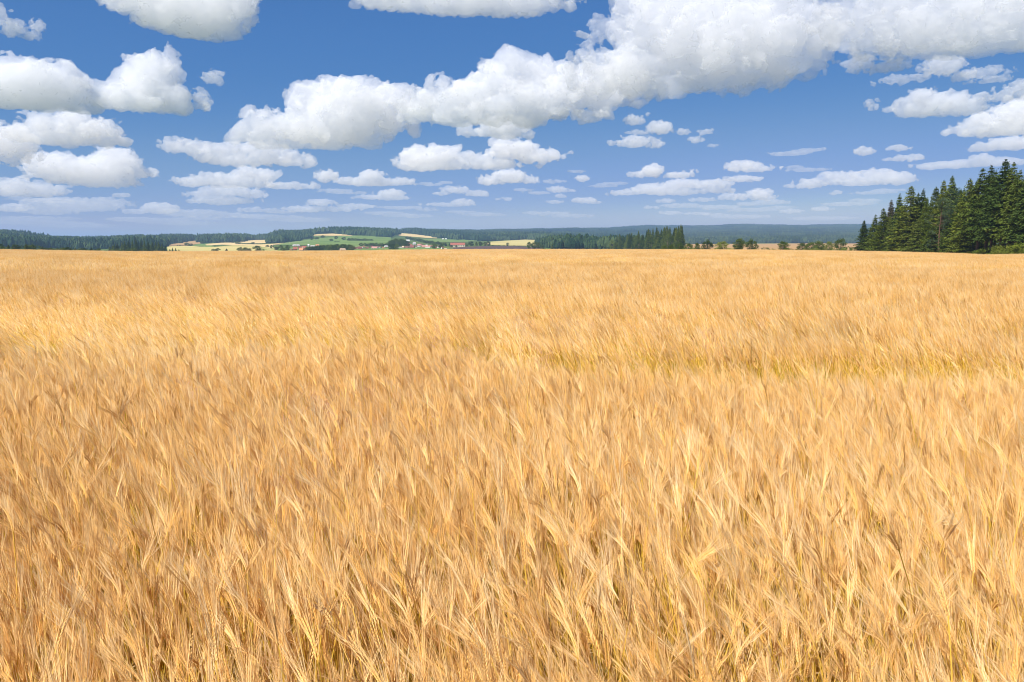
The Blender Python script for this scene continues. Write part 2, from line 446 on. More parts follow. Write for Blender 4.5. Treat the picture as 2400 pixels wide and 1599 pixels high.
CLOUDS = [  # label, puffs, foot row, softness, roughness
("wispy torn cloud in the top left corner", [(0,40,20,26),(30,62,25,18),(65,78,20,10),(85,65,16,14)], 90, 1.5, 1.3),
("big cloud cut by the top edge, left of the middle", [(330,-5,75,45),(430,10,120,65),(520,10,80,70),(480,48,90,40),(380,30,80,35),(570,25,30,40),(300,-10,50,20)], 92, 1.2, 1),
("smooth white dome cloud at the left edge above the heart shaped one's foot", [(60,200,110,50),(110,190,75,42),(20,210,70,35),(170,225,80,28),(130,240,70,16),(60,225,100,22)], 254, 1, .9),
("tall billowing cloud with a round head, joined to the left dome cloud", [(350,165,60,45),(395,175,35,45),(330,190,55,40),(330,232,100,34),(400,236,55,32),(250,200,50,20),(445,243,18,14),(270,235,70,22),(360,210,60,45)], 270, 1, 1),
("small lone puff in the blue right of the tall billowing cloud", [(500,182,26,15),(515,190,12,9)], 200, 1.8, 1.3),
("tiny hooked wisp under the lone puff", [(470,210,12,7),(485,222,9,10),(488,236,11,11)], 250, 1.8, 1.2),
("broad humped cloud below the left dome cloud", [(175,290,55,28),(115,295,55,24),(220,305,60,28),(150,320,110,22),(265,325,30,18),(50,305,45,14)], 346, 1, 1),
("cloud cut by the left edge beside the broad humped one", [(10,330,60,34),(50,345,28,20),(20,370,45,16)], 388, 1.1, 1),
("wide grey based cloud under the broad humped one", [(130,385,60,25),(110,375,35,15),(270,380,50,30),(200,400,120,28),(230,425,100,14),(330,405,28,12),(358,402,14,11)], 440, 1.1, 1),
("flat topped cloud low at the left edge", [(30,440,55,20),(100,445,50,15),(45,430,20,12)], 462, 1.2, 1),
("small low cloud lying at the left edge over the hills", [(35,487,36,10),(10,485,25,8)], 500, 1.3, 1),
("wide faint sheet cloud low at the left over the hills", [(170,480,110,15),(120,492,60,12),(240,475,70,12)], 510, 2.4, 1),
("tiny puff above the right end of the faint sheet cloud", [(285,457,22,6)], 464, 1.6, 1),
("small peaked cloud right of the faint sheet cloud", [(375,488,42,13),(320,496,30,6),(400,494,30,6)], 503, 1.4, 1),
("ragged flat cloud joined under the left end of the great cloud bank", [(400,340,36,15),(440,335,28,12),(480,350,70,18),(560,375,80,17),(650,368,70,20),(722,382,24,15),(540,352,60,18),(610,350,60,20),(500,370,60,14)], 398, 1.2, 1),
("domed left cloud of the great cloud bank", [(750,205,42,25),(795,225,80,48),(880,200,35,28),(890,240,70,45),(700,265,45,36),(640,300,60,38),(580,310,45,28),(760,300,150,44),(850,300,75,30),(690,335,100,16),(780,340,30,12),(960,215,22,18),(925,230,50,32),(720,240,60,45),(830,260,90,50),(965,245,45,40),(900,280,70,35)], 352, 1, 1),
("long middle cloud of the great cloud bank with three rounded heads", [(1040,205,35,28),(1010,235,55,45),(985,215,20,14),(1060,250,80,42),(1200,160,55,42),(1150,190,70,45),(1260,170,70,40),(1340,205,90,48),(1100,275,130,24),(1250,240,140,45),(1410,220,90,32),(1460,215,45,20),(1260,270,80,20),(1100,225,80,50),(970,255,45,35),(1450,190,80,45)], 298, 1, 1),
("lower grey cloud hanging under the middle of the great cloud bank", [(1090,305,26,16),(1180,295,65,30),(1230,300,27,25),(1140,310,60,13)], 325, 1.1, 1),
("huge grey based right cloud of the great cloud bank", [(1420,85,45,40),(1460,60,60,45),(1530,60,90,70),(1620,90,150,90),(1750,80,150,95),(1500,150,130,60),(1620,170,170,52),(1760,155,140,55),(1880,120,70,48),(1920,142,38,24),(1650,20,200,70),(1380,120,50,32),(1800,5,110,50),(1450,180,120,40),(1920,60,70,60),(1860,60,90,70)], 232, 1.5, 1.15),
("torn little wisp left of the huge right cloud's top", [(1358,80,18,9),(1376,88,12,8)], 98, 1.7, 1.3),
("grey scrap hanging under the left foot of the huge right cloud", [(1375,272,42,19),(1410,265,25,12)], 296, 1.5, 1.1),
("small torn scrap above the pair of little flat clouds", [(1485,281,26,13),(1515,267,9,6)], 295, 1.8, 1.2),
("upper of the pair of little flat clouds under the huge one", [(1545,300,35,16),(1500,311,32,6),(1600,309,24,8)], 318, 1.2, 1),
("lower of the pair of little flat clouds under the huge one", [(1490,332,44,15),(1537,335,20,13),(1440,337,14,6)], 347, 1.2, 1),
("small cloud with a scrap above it, right of the little flat pair", [(1630,327,26,8),(1655,309,20,7)], 336, 1.5, 1),
("tiny cloudlet below the small one with a scrap", [(1672,341,15,5)], 346, 1.8, 1),
("long two humped cloud in the middle of the sky below the bank", [(980,365,45,27),(1030,362,60,24),(1010,385,105,18),(1110,370,60,16),(1180,350,45,26),(1220,350,50,24),(1260,365,65,18),(1140,385,110,14),(1300,368,30,9)], 404, 1, 1),
("neat domed flat based cloud under the two humped one", [(1195,413,45,17),(1150,422,35,12),(1240,422,30,10),(1135,426,18,7)], 434, 1, .9),
("cloud with one round head left below the two humped one", [(870,412,32,15),(870,426,90,11),(810,423,25,10),(950,425,30,10)], 438, 1, 1),
("small round cloud left of the one with a round head", [(770,412,32,14),(755,416,18,9)], 426, 1.1, 1),
("ragged low cloud under the left end of the great bank", [(450,425,40,14),(510,420,60,15),(600,410,60,19),(560,428,90,13),(540,425,70,14)], 444, 1.2, 1),
("thin right tail cloud beside the ragged low one", [(680,435,60,9),(735,435,16,9),(650,438,30,6)], 446, 1.2, 1),
("wide two layered low cloud left of the village hill", [(540,448,70,13),(590,455,40,11),(520,470,80,11),(480,455,50,9)], 486, 1.3, 1),
("flat cloud with a small hump above the hilltop wood", [(920,453,36,11),(900,463,76,7)], 471, 1.2, 1),
("thin long cloud with two humps right of the hilltop", [(1065,445,36,10),(1120,453,36,8),(1030,454,32,5)], 460, 1.3, 1),
("flat low cloud with a hump at its right end", [(1085,474,30,9),(1030,479,50,5),(1060,480,50,5)], 485, 1.3, 1),
("low double cloud above the left of the village", [(750,475,42,9),(720,490,62,8),(835,484,45,8),(780,490,60,6)], 500, 1.4, 1),
("small oval low cloud right of the humped flat one", [(1183,467,26,5)], 472, 1.5, 1),
("upper small flat cloud in the stack of three right of centre", [(1305,444,28,8),(1335,448,22,4)], 452, 1.3, 1),
("middle thin cloud in the stack of three right of centre", [(1310,459,24,5)], 463, 1.5, 1),
("lowest thin cloud in the stack of three right of centre", [(1300,473,27,5)], 478, 1.5, 1),
("lone small oval cloud right of the neat domed one", [(1364,418,20,9)], 427, 1.2, .9),
("faint thin streak above the lone small oval cloud", [(1352,402,25,4)], 406, 2.4, 1),
("low rounded cloud right of the stack of three", [(1372,470,36,8),(1395,474,22,5)], 479, 1.2, 1),
("crisp left domed cloud with a curled tail to its right", [(1530,400,28,15),(1510,408,42,9),(1590,410,40,9),(1622,404,12,7)], 417, 1, .9),
("smooth lens shaped cloud right of the crisp domed one", [(1740,388,45,13),(1770,396,52,8)], 404, 1.1, .8),
("small flat cloud under the lens shaped one", [(1735,419,38,9),(1770,420,22,7)], 428, 1.2, .9),
("long layered bank under the crisp domed cloud", [(1460,452,46,8),(1540,445,70,13),(1600,432,60,13),(1670,432,50,12),(1520,437,30,9),(1680,446,50,8),(1590,450,70,8)], 463, 1.2, 1),
("bright humped cloud under the small flat one", [(1780,455,31,14),(1725,461,40,9),(1802,463,20,8)], 471, 1.1, .9),
("small low left cloud above the copse", [(1560,471,30,6)], 477, 1.5, 1),
("small low right cloud above the copse", [(1645,468,36,6)], 474, 1.5, 1),
("thin low streak left over the copse top", [(1528,487,22,5)], 492, 1.6, 1),
("thin lower streak right over the copse top", [(1575,499,30,5)], 504, 1.6, 1),
("thin streak far right over the copse top", [(1640,501,40,4)], 505, 1.7, 1),
("small pale cloud low over the blue ridge, left of its neighbour", [(1855,495,30,6)], 501, 1.5, 1),
("small pale cloud low over the blue ridge near the wood", [(1925,490,27,6)], 496, 1.4, 1),
("long low cloud bank left of the wood's high spruces", [(1900,430,36,12),(1980,412,50,13),(2060,410,50,14),(2020,425,90,11),(1850,437,32,5),(2100,418,50,14)], 441, 1.2, .9),
("tiny pale cloud under the long low bank", [(1960,452,22,6)], 458, 1.6, 1),
("little crisp cloud alone left of two thin ones at the right", [(2026,355,21,10)], 365, 1.1, .9),
("upper thin flat cloud right of the little crisp one", [(2105,347,29,7)], 354, 1.3, .9),
("lower thin flat cloud right of the little crisp one", [(2130,370,38,8),(2085,374,28,4)], 378, 1.4, .9),
("broad pale cloud with a ragged top at the right", [(2160,230,35,21),(2190,243,75,26),(2130,258,42,16),(2250,250,60,20),(2300,236,22,12)], 274, 1.3, .9),
("tiny cross shaped scrap left of the broad pale cloud", [(2042,247,18,13)], 262, 1.7, 1.3),
("long slanting cloud running off the right edge", [(2270,303,40,16),(2330,292,70,24),(2390,268,60,34),(2400,295,80,18)], 320, 1.2, .9),
("wedge shaped cloud at the right edge below the slanting one", [(2310,346,36,9),(2375,336,62,15)], 357, 1.3, .9),
("pale low cloud behind the spruce tips at the right", [(2300,372,28,10),(2250,384,90,9),(2200,390,60,7),(2345,380,50,9)], 397, 1.5, .9),
("left torn cloud hanging under the upper right cloud mass", [(2010,150,36,16),(2080,156,52,14),(2030,140,20,12)], 173, 1.6, 1.1),
("right torn cloud hanging under the upper right cloud mass", [(2210,155,46,22),(2255,177,22,12)], 192, 1.7, 1.1),
("small scrap at the right edge above the slanting cloud", [(2350,225,32,14),(2400,205,32,20)], 238, 1.7, 1.1),
("grey cloud mass filling the upper right corner", [(2000,60,75,52),(2080,40,130,70),(2200,40,130,70),(2330,40,120,80),(2250,90,110,32),(2370,100,70,28),(2020,100,60,20),(2120,100,80,20),(2450,60,100,70),(1975,25,60,60),(2280,70,120,60),(2150,75,120,50)], 130, 1.6, 1.1),
("thin veil lying far left just above the hill wood", [(40,520,120,6),(160,528,100,6),(90,512,90,5)], 535, 2.6, 1),
("thin veil low over the pale hill fields", [(330,515,90,6),(420,522,90,6),(470,512,60,5)], 528, 2.6, 1),
("thin veil low over the left end of the village", [(620,508,80,6),(700,515,90,6)], 521, 2.6, 1),
("faint low streak above the middle of the village", [(900,500,60,5),(960,506,70,5)], 511, 2.4, 1),
("faint low streak above the ploughed field", [(1130,503,60,5),(1080,497,40,4)], 508, 2.4, 1),
("faint low streaks left of the copse top", [(1280,500,60,5),(1340,506,60,5)], 511, 2.4, 1),
("faint low streak over the round trees at the right", [(1740,508,80,5),(1690,503,50,4)], 513, 2.4, 1),
("faint low streak just left of the wood", [(1930,512,80,5)], 517, 2.4, 1),
("pale double streak between the lens cloud and the copse", [(1600,482,60,6),(1680,486,60,6)], 492, 2.2, 1),
("pale flat streak under the bright humped cloud", [(1810,474,50,6),(1760,478,40,5)], 483, 2.0, 1),
("pale veil behind the small peaked cloud at the left", [(450,500,80,9),(540,505,60,7)], 512, 2.6, 1),
("pale flat patch below the wide two layered cloud", [(600,492,50,6),(650,496,40,5)], 501, 2.2, 1),
("faint streak low at the left under the flat topped cloud", [(120,470,60,5),(60,466,40,4)], 477, 2.5, 1),
("faint scrap right of the thin right tail cloud", [(790,448,50,6),(830,452,40,4)], 456, 2.4, 1),
("faint flat scrap right of the cloud with one round head", [(1005,432,40,5),(1040,428,30,4)], 438, 2.4, 1),
("thin streak under the neat domed cloud", [(1230,445,40,4),(1260,452,40,4)], 457, 2.5, 1),
("thin streak between the hilltop and the humped flat cloud", [(950,487,70,5),(1000,492,40,4)], 497, 2.5, 1),
("faint flat scrap over the stack of three", [(1290,425,40,5)], 431, 2.5, 1),
("thin streak left of the crisp domed cloud", [(1440,430,45,4),(1410,436,30,4)], 440, 2.5, 1),
("faint flat scrap between the lens cloud and the little crisp one", [(1890,398,50,5),(1850,392,30,4)], 404, 2.5, 1),
("thin streak under the right part of the long low bank", [(2040,452,60,4),(2090,446,40,4)], 458, 2.5, 1),
("faint long streak above the blue ridge", [(1760,492,70,5),(1830,486,40,4)], 498, 2.5, 1),
("thin streak left of the wood top over the ridge", [(1990,478,60,5),(2030,470,40,4)], 484, 2.5, 1),
("faint veil right of the smooth lens shaped cloud", [(1850,360,50,6),(1900,352,40,5)], 367, 2.6, 1),
("torn veil under the cloud mass in the upper right corner", [(2120,185,60,10),(2300,170,50,12),(2330,185,40,9)], 198, 2.6, 1.3),
("long flat based cloud along the top edge in the middle", [(900,0,70,28),(1000,0,110,30),(1100,0,120,38),(1200,5,110,34),(1290,2,50,20),(1335,8,28,16)], 40, 1.2, .9)]
def build_clouds():
    for i, (lab, puffs, base, soft, rough) in enumerate(CLOUDS):
        make_cloud(lab, puffs, base, i, soft, rough, 2.6 if max(p[2] for p in puffs) > 60 else 1.7)
# ------------------------------------------------------------------ scattering
def scatter(name, pts, rot, scl, idx, protos):
    """One object whose points carry copies of the prototype meshes."""
    me = bpy.data.meshes.new(name)
    pts = np.asarray(pts, np.float32)
    me.vertices.add(len(pts)); me.vertices.foreach_set('co', pts.ravel())
    for nm, ty, arr in (('rot', 'FLOAT_VECTOR', rot), ('scl', 'FLOAT_VECTOR', scl), ('idx', 'INT', idx)):
        a = me.attributes.new(nm, ty, 'POINT')
        a.data.foreach_set('value' if ty == 'INT' else 'vector', np.asarray(arr, np.int32 if ty == 'INT' else np.float32).ravel())
    o = link(name, me)
    pc = bpy.data.collections.new(name + "_kinds")
    for i, p in enumerate(protos):
        q = bpy.data.objects.new("%s_kind_%03d" % (name, i), p); pc.objects.link(q)
    ng = bpy.data.node_groups.new(name + "_scatter", 'GeometryNodeTree')
    ng.interface.new_socket("Geometry", in_out='INPUT', socket_type='NodeSocketGeometry')
    ng.interface.new_socket("Geometry", in_out='OUTPUT', socket_type='NodeSocketGeometry')
    ns, ls = ng.nodes, ng.links
    gi, go = ns.new('NodeGroupInput'), ns.new('NodeGroupOutput')
    ci = ns.new('GeometryNodeCollectionInfo')
    ci.inputs['Collection'].default_value = pc
    ci.inputs['Separate Children'].default_value = True
    ci.inputs['Reset Children'].default_value = True
    ip = ns.new('GeometryNodeInstanceOnPoints')
    ip.inputs['Pick Instance'].default_value = True
    def attr(nm, ty):
        a = ns.new('GeometryNodeInputNamedAttribute'); a.data_type = ty; a.inputs['Name'].default_value = nm
        return a.outputs['Attribute']
    e2r = ns.new('FunctionNodeEulerToRotation')
    ls.new(attr('rot', 'FLOAT_VECTOR'), e2r.inputs[0])
    ls.new(gi.outputs[0], ip.inputs['Points'])
    ls.new(ci.outputs[0], ip.inputs['Instance'])
    ls.new(attr('idx', 'INT'), ip.inputs['Instance Index'])
    ls.new(e2r.outputs[0], ip.inputs['Rotation'])
    ls.new(attr('scl', 'FLOAT_VECTOR'), ip.inputs['Scale'])
    ls.new(ip.outputs[0], go.inputs[0])
    md = o.modifiers.new("scatter", 'NODES'); md.node_group = ng
    return o

# ------------------------------------------------------------------ barley
def straw_material(name, stops, trans=0.3, rnd=0.5, patch=None, rough=None):
    m, ns, ls = new_mat(name)
    out = ns.new('ShaderNodeOutputMaterial')
    info = ns.new('ShaderNodeObjectInfo')
    geo = ns.new('ShaderNodeNewGeometry')
    n1 = node(ns, 'ShaderNodeTexNoise', Scale=0.35, Detail=3.0); ls.new(geo.outputs['Position'], n1.inputs['Vector'])
    n2 = node(ns, 'ShaderNodeTexNoise', Scale=38.0, Detail=1.0); ls.new(geo.outputs['Position'], n2.inputs['Vector'])
    a = node(ns, 'ShaderNodeMath', operation='MULTIPLY'); ls.new(info.outputs['Random'], a.inputs[0]); a.inputs[1].default_value = rnd
    b = node(ns, 'ShaderNodeMath', operation='MULTIPLY_ADD'); ls.new(n1.outputs[0], b.inputs[0]); b.inputs[1].default_value = 0.55; b.inputs[2].default_value = 0.22 - rnd * .5
    c = node(ns, 'ShaderNodeMath', operation='MULTIPLY_ADD'); ls.new(n2.outputs[0], c.inputs[0]); c.inputs[1].default_value = 0.5; c.inputs[2].default_value = -0.2
    s1 = node(ns, 'ShaderNodeMath', operation='ADD'); ls.new(a.outputs[0], s1.inputs[0]); ls.new(b.outputs[0], s1.inputs[1])
    s0 = node(ns, 'ShaderNodeMath', operation='ADD'); ls.new(s1.outputs[0], s0.inputs[0]); ls.new(c.outputs[0], s0.inputs[1])
    tone = ns.new('ShaderNodeAttribute'); tone.attribute_name = 'tone'
    s2 = node(ns, 'ShaderNodeMath', operation='ADD'); ls.new(s0.outputs[0], s2.inputs[0]); ls.new(tone.outputs['Fac'], s2.inputs[1])
    cr = ramp(ns, stops); ls.new(s2.outputs[0], cr.inputs[0])
    df = ns.new('ShaderNodeBsdfDiffuse'); tl = ns.new('ShaderNodeBsdfTranslucent')
    ls.new(cr.outputs[0], df.inputs['Color']); ls.new(cr.outputs[0], tl.inputs['Color'])
    mx = node(ns, 'ShaderNodeMixShader'); mx.inputs[0].default_value = trans
    ls.new(df.outputs[0], mx.inputs[1]); ls.new(tl.outputs[0], mx.inputs[2])
    ls.new(mx.outputs[0], out.inputs['Surface'])
    return m
M_EAR = straw_material("barley_ear", [(0.0, (.67, .365, .09)), (0.5, (.875, .535, .165)), (1.0, (.93, .67, .31))], 0.16, .7)
M_AWN = straw_material("barley_awn", [(0.0, (.78, .465, .15)), (0.5, (.93, .625, .26)), (1.0, (.955, .765, .45))], 0.32, .7)
M_STEM = straw_material("barley_stem", [(0.0, (.34, .29, .02)), (0.3, (.62, .41, .045)), (0.65, (.77, .49, .08)), (1.0, (.87, .62, .19))], 0.2, 0.7)
M_LEAF = straw_material("barley_leaf", [(0.0, (.42, .26, .06)), (0.6, (.64, .43, .15)), (1.0, (.80, .62, .33))], 0.3)
M_GREEN = straw_material("green_blade", [(0.0, (.13, .19, .02)), (0.6, (.26, .30, .04)), (1.0, (.42, .38, .07))], 0.35)
STRAW = [M_EAR, M_AWN, M_STEM, M_LEAF, M_GREEN]

class Soup:
    """Collects triangles and quads with a material index."""
    def __init__(s): s.v, s.f, s.m, s.t = [], [], [], []
    def shade(s, t): s.t.extend([t] * (len(s.f) - len(s.t)))       # a tint for everything added since the last call
    def add(s, verts, faces, mat):
        b = len(s.v); s.v.extend(verts); s.f.extend(tuple(i + b for i in f) for f in faces); s.m.extend([mat] * len(faces))
    def ribbon(s, pts, widths, side, mat):
        b = len(s.v)
        for p, w in zip(pts, widths):
            s.v.append(p - side * w * .5); s.v.append(p + side * w * .5)
        for i in range(len(pts) - 1):
            s.f.append((b + 2*i, b + 2*i + 1, b + 2*i + 3, b + 2*i + 2)); s.m.append(mat)
    def tube(s, pts, radii, mat, k=3):
        b = len(s.v); n = len(pts)
        for i, (p, r) in enumerate(zip(pts, radii)):
            t = pts[min(i + 1, n - 1)] - pts[max(i - 1, 0)]
            t = t / (np.linalg.norm(t) + 1e-9)
            e1 = np.cross(t, [0.0, 1.0, 0.1]); e1 = e1 / (np.linalg.norm(e1) + 1e-9); e2 = np.cross(t, e1)
            for j in range(k):
                a = 2 * math.pi * j / k
                s.v.append(p + r * (math.cos(a) * e1 + math.sin(a) * e2))
        for i in range(n - 1):
            for j in range(k):
                s.f.append((b + i*k + j, b + i*k + (j+1) % k, b + (i+1)*k + (j+1) % k, b + (i+1)*k + j)); s.m.append(mat)
    def mesh(s, name, mats, smooth=False):
        me = mesh_from(name, s.v, s.f, mats, s.m, smooth)
        if s.t and len(s.t) == len(me.polygons):
            a = me.attributes.new('tone', 'FLOAT', 'FACE'); a.data.foreach_set('value', np.array(s.t, np.float32))
        return me

def nrm(a): return a / (np.linalg.norm(a) + 1e-9)

def barley_stalk(S, rng, root, detail, lean=None, h=None, wide=1.0):
    """A stalk that bends towards -X, its ear and its awns. detail 2: grains; 1: spindle; 0: a few blades."""
    th_e = np.clip(rng.normal(20, 13), 1, 62) if rng.rand() > .045 else rng.uniform(75, 118)
    th_e = math.radians(th_e)
    th0 = math.radians(rng.normal(5, 5))
    H = (rng.normal(.72, .055) if h is None else h)
    ydir = rng.normal(0, .28)
    bend = np.array([-math.cos(ydir), math.sin(ydir), 0.0])
    n = (8, 4, 2)[2 - detail] if detail else 2
    p = np.array(root, float); pts = [p.copy()]
    steps = 8
    for i in range(steps):
        t = (i + .5) / steps
        th = th0 + (th_e - th0) * t ** 3.2 * .8
        p = p + H / steps * (math.cos(th) * np.array([0, 0, 1.0]) + math.sin(th) * bend)
        pts.append(p.copy())
    side = nrm(np.cross(bend, [0, 0, 1.0]))
    view_side = nrm(np.array([1.0, rng.normal(0, .5), 0]))
    if detail == 2:
        S.tube(pts, [.0021] * 6 + [.0016] * 3, 2, 3)
    elif detail == 1:
        S.ribbon([pts[3], pts[6], pts[8]], [.0046 * wide, .004 * wide, .0034 * wide], view_side, 2)
    else:
        S.ribbon([pts[5], pts[8]], [.012 * wide, .009 * wide], view_side, 2)
    # ear
    L = rng.normal(.088, .012)
    th = th_e; curl = math.radians(rng.normal(10, 9))
    ax = [p.copy()]; dirs = []
    m = 11 if detail == 2 else 3
    for i in range(m):
        d = math.cos(th) * np.array([0, 0, 1.0]) + math.sin(th) * bend
        dirs.append(d); p = p + d * L / m; ax.append(p.copy()); th += curl / m
    roll = rng.uniform(0, math.pi)
    d0 = dirs[-1]
    flat = math.cos(roll) * side + math.sin(roll) * np.cross(d0, side)
    if detail == 2:
        for i in range(m):
            for sg in (-1, 1):
                d = dirs[i]
                f = nrm(flat - d * np.dot(flat, d)) * sg; g = np.cross(d, f)
                c = ax[i] + f * .0030 + d * (.004 if sg > 0 else .0)
                gd = nrm(d + f * .30)
                taper = 1.0 - .35 * abs(i - 4) / 7
                l, w, tk = .0125, .0027 * taper, .0021 * taper
                a, b = c - gd * l * .4, c + gd * l * .6
                k1 = c + gd * l * .05
                S.add([a, k1 + f * w, k1 + g * tk, k1 - f * w, k1 - g * tk, b],
                      [(0,2,1),(0,3,2),(0,4,3),(0,1,4),(5,1,2),(5,2,3),(5,3,4),(5,4,1)], 0)
                if rng.rand() < .25: continue
                la = rng.normal(.118, .022) * (1.0 - .02 * i)
                ad = nrm(d + f * rng.uniform(.05, .26) + g * rng.normal(0, .10))
                ad2 = nrm(ad + d * .25 + np.array([0, 0, rng.normal(0, .05)]))
                q1 = b + ad * la * .5; q2 = q1 + ad2 * la * .5
                sd = nrm(np.cross(ad, rng.normal(size=3)))
                bb = len(S.v)
                S.v.extend([b - sd * .0007, b + sd * .0007, q1 - sd * .00055, q1 + sd * .00055, q2])
                S.f.extend([(bb, bb+1, bb+3, bb+2), (bb+2, bb+3, bb+4)]); S.m.extend([1, 1])
        if rng.rand() < .5:
            green = rng.rand() < .45; i0 = rng.randint(2, 5) if green else rng.randint(3, 7); q = pts[i0].copy(); a = rng.uniform(0, 6.28)
            hd = np.array([math.cos(a), math.sin(a), 0]); el = rng.uniform(.2, 1.2); LL = rng.uniform(.08, .2)
            lp = []; 
            for i in range(6):
                lp.append(q.copy()); q = q + LL / 5 * (hd * math.cos(el) + np.array([0, 0, math.sin(el)])); el -= rng.uniform(.1, .65)
            S.ribbon(lp, [.004, .008, .008, .007, .005, .001], nrm(np.cross(hd, [0, 0, 1.0]) + rng.normal(size=3) * .3), 4 if green else 3)
    else:
        d = dirs[0]; f = nrm(flat - d * np.dot(flat, d)); g = np.cross(d, f)
        w = .0062 * (1 if detail else 1.5) * wide
        a, b = ax[0], ax[-1]; c = (a * .55 + b * .45)
        S.add([a, c + f * w, c + g * w * .6, c - f * w, c - g * w * .6, b],
              [(0,2,1),(0,3,2),(0,4,3),(0,1,4),(5,1,2),(5,2,3),(5,3,4),(5,4,1)], 0)
        na = 9 if detail else 5
        for j in range(na):
            t = rng.uniform(.2, 1); b0 = a * (1 - t) + b * t
            ad = nrm(dirs[-1] + f * rng.normal(0, .14) + g * rng.normal(0, .09))
            la = rng.normal(.120, .02)
            sd = nrm(np.cross(ad, rng.normal(size=3)))
            ww = (.0009 if detail else .0032) * wide
            q = b0 + ad * la
            bb = len(S.v)
            S.v.extend([b0 - sd * ww, b0 + sd * ww, q]); S.f.append((bb, bb+1, bb+2)); S.m.append(1)

def barley_prototypes():
    rng = np.random.RandomState(3)
    near, mid, far = [], [], []
    for i in range(16):
        S = Soup(); barley_stalk(S, rng, (0, 0, 0), 2); near.append(S.mesh("barley_stalk", STRAW))
    for i in range(8):
        S = Soup()
        for k in range(44):
            barley_stalk(S, rng, (rng.uniform(-.17, .17), rng.uniform(-.17, .17), rng.normal(0, .045)), 1, wide=.98); S.shade(rng.normal(0, .24))
        mid.append(S.mesh("barley_clump", STRAW))
    for i in range(6):
        S = Soup()
        for k in range(620):
            barley_stalk(S, rng, (rng.uniform(-1.15, 1.15), rng.uniform(-1.15, 1.15), rng.normal(0, .045)), 0, wide=1.0); S.shade(rng.normal(0, .26))
        far.append(S.mesh("barley_patch", STRAW))
    return near, mid, far

# wheel tracks through the crop: polylines on the field
def field_point(X, Y, height):
    d = pixel_ray(X, Y); t = (height - EYE) / d.z
    return (d.x * t, d.y * t)
TRACKS = [([field_point(X, Y, .72) for X, Y in ((2900, 890), (2400, 884), (1900, 882), (1600, 874), (1350, 858))], .68),
          ([field_point(X, Y, .72) for X, Y in ((1350, 858), (1150, 832), (1000, 812))], .48),
          ([field_point(X, Y, .72) for X, Y in ((1000, 812), (800, 797), (600, 788))], .30),
          ([field_point(X, Y, .80) for X, Y in ((-600, 634), (0, 637), (500, 641), (900, 646), (1500, 650), (2400, 652))], .85),
          ([field_point(X, Y, .80) for X, Y in ((-600, 602), (0, 605), (500, 607.5), (900, 609), (1500, 612), (2400, 613))], 1.5)]
def track_distance(x, y):
    best = np.full(x.shape, 1e9, np.float32)
    for line, w in TRACKS:
        for (ax, ay), (bx, by) in zip(line[:-1], line[1:]):
            dx, dy = bx - ax, by - ay
            t = np.clip(((x - ax) * dx + (y - ay) * dy) / (dx * dx + dy * dy), 0, 1)
            best = np.minimum(best, np.hypot(x - ax - t * dx, y - ay - t * dy) / w)
    return best

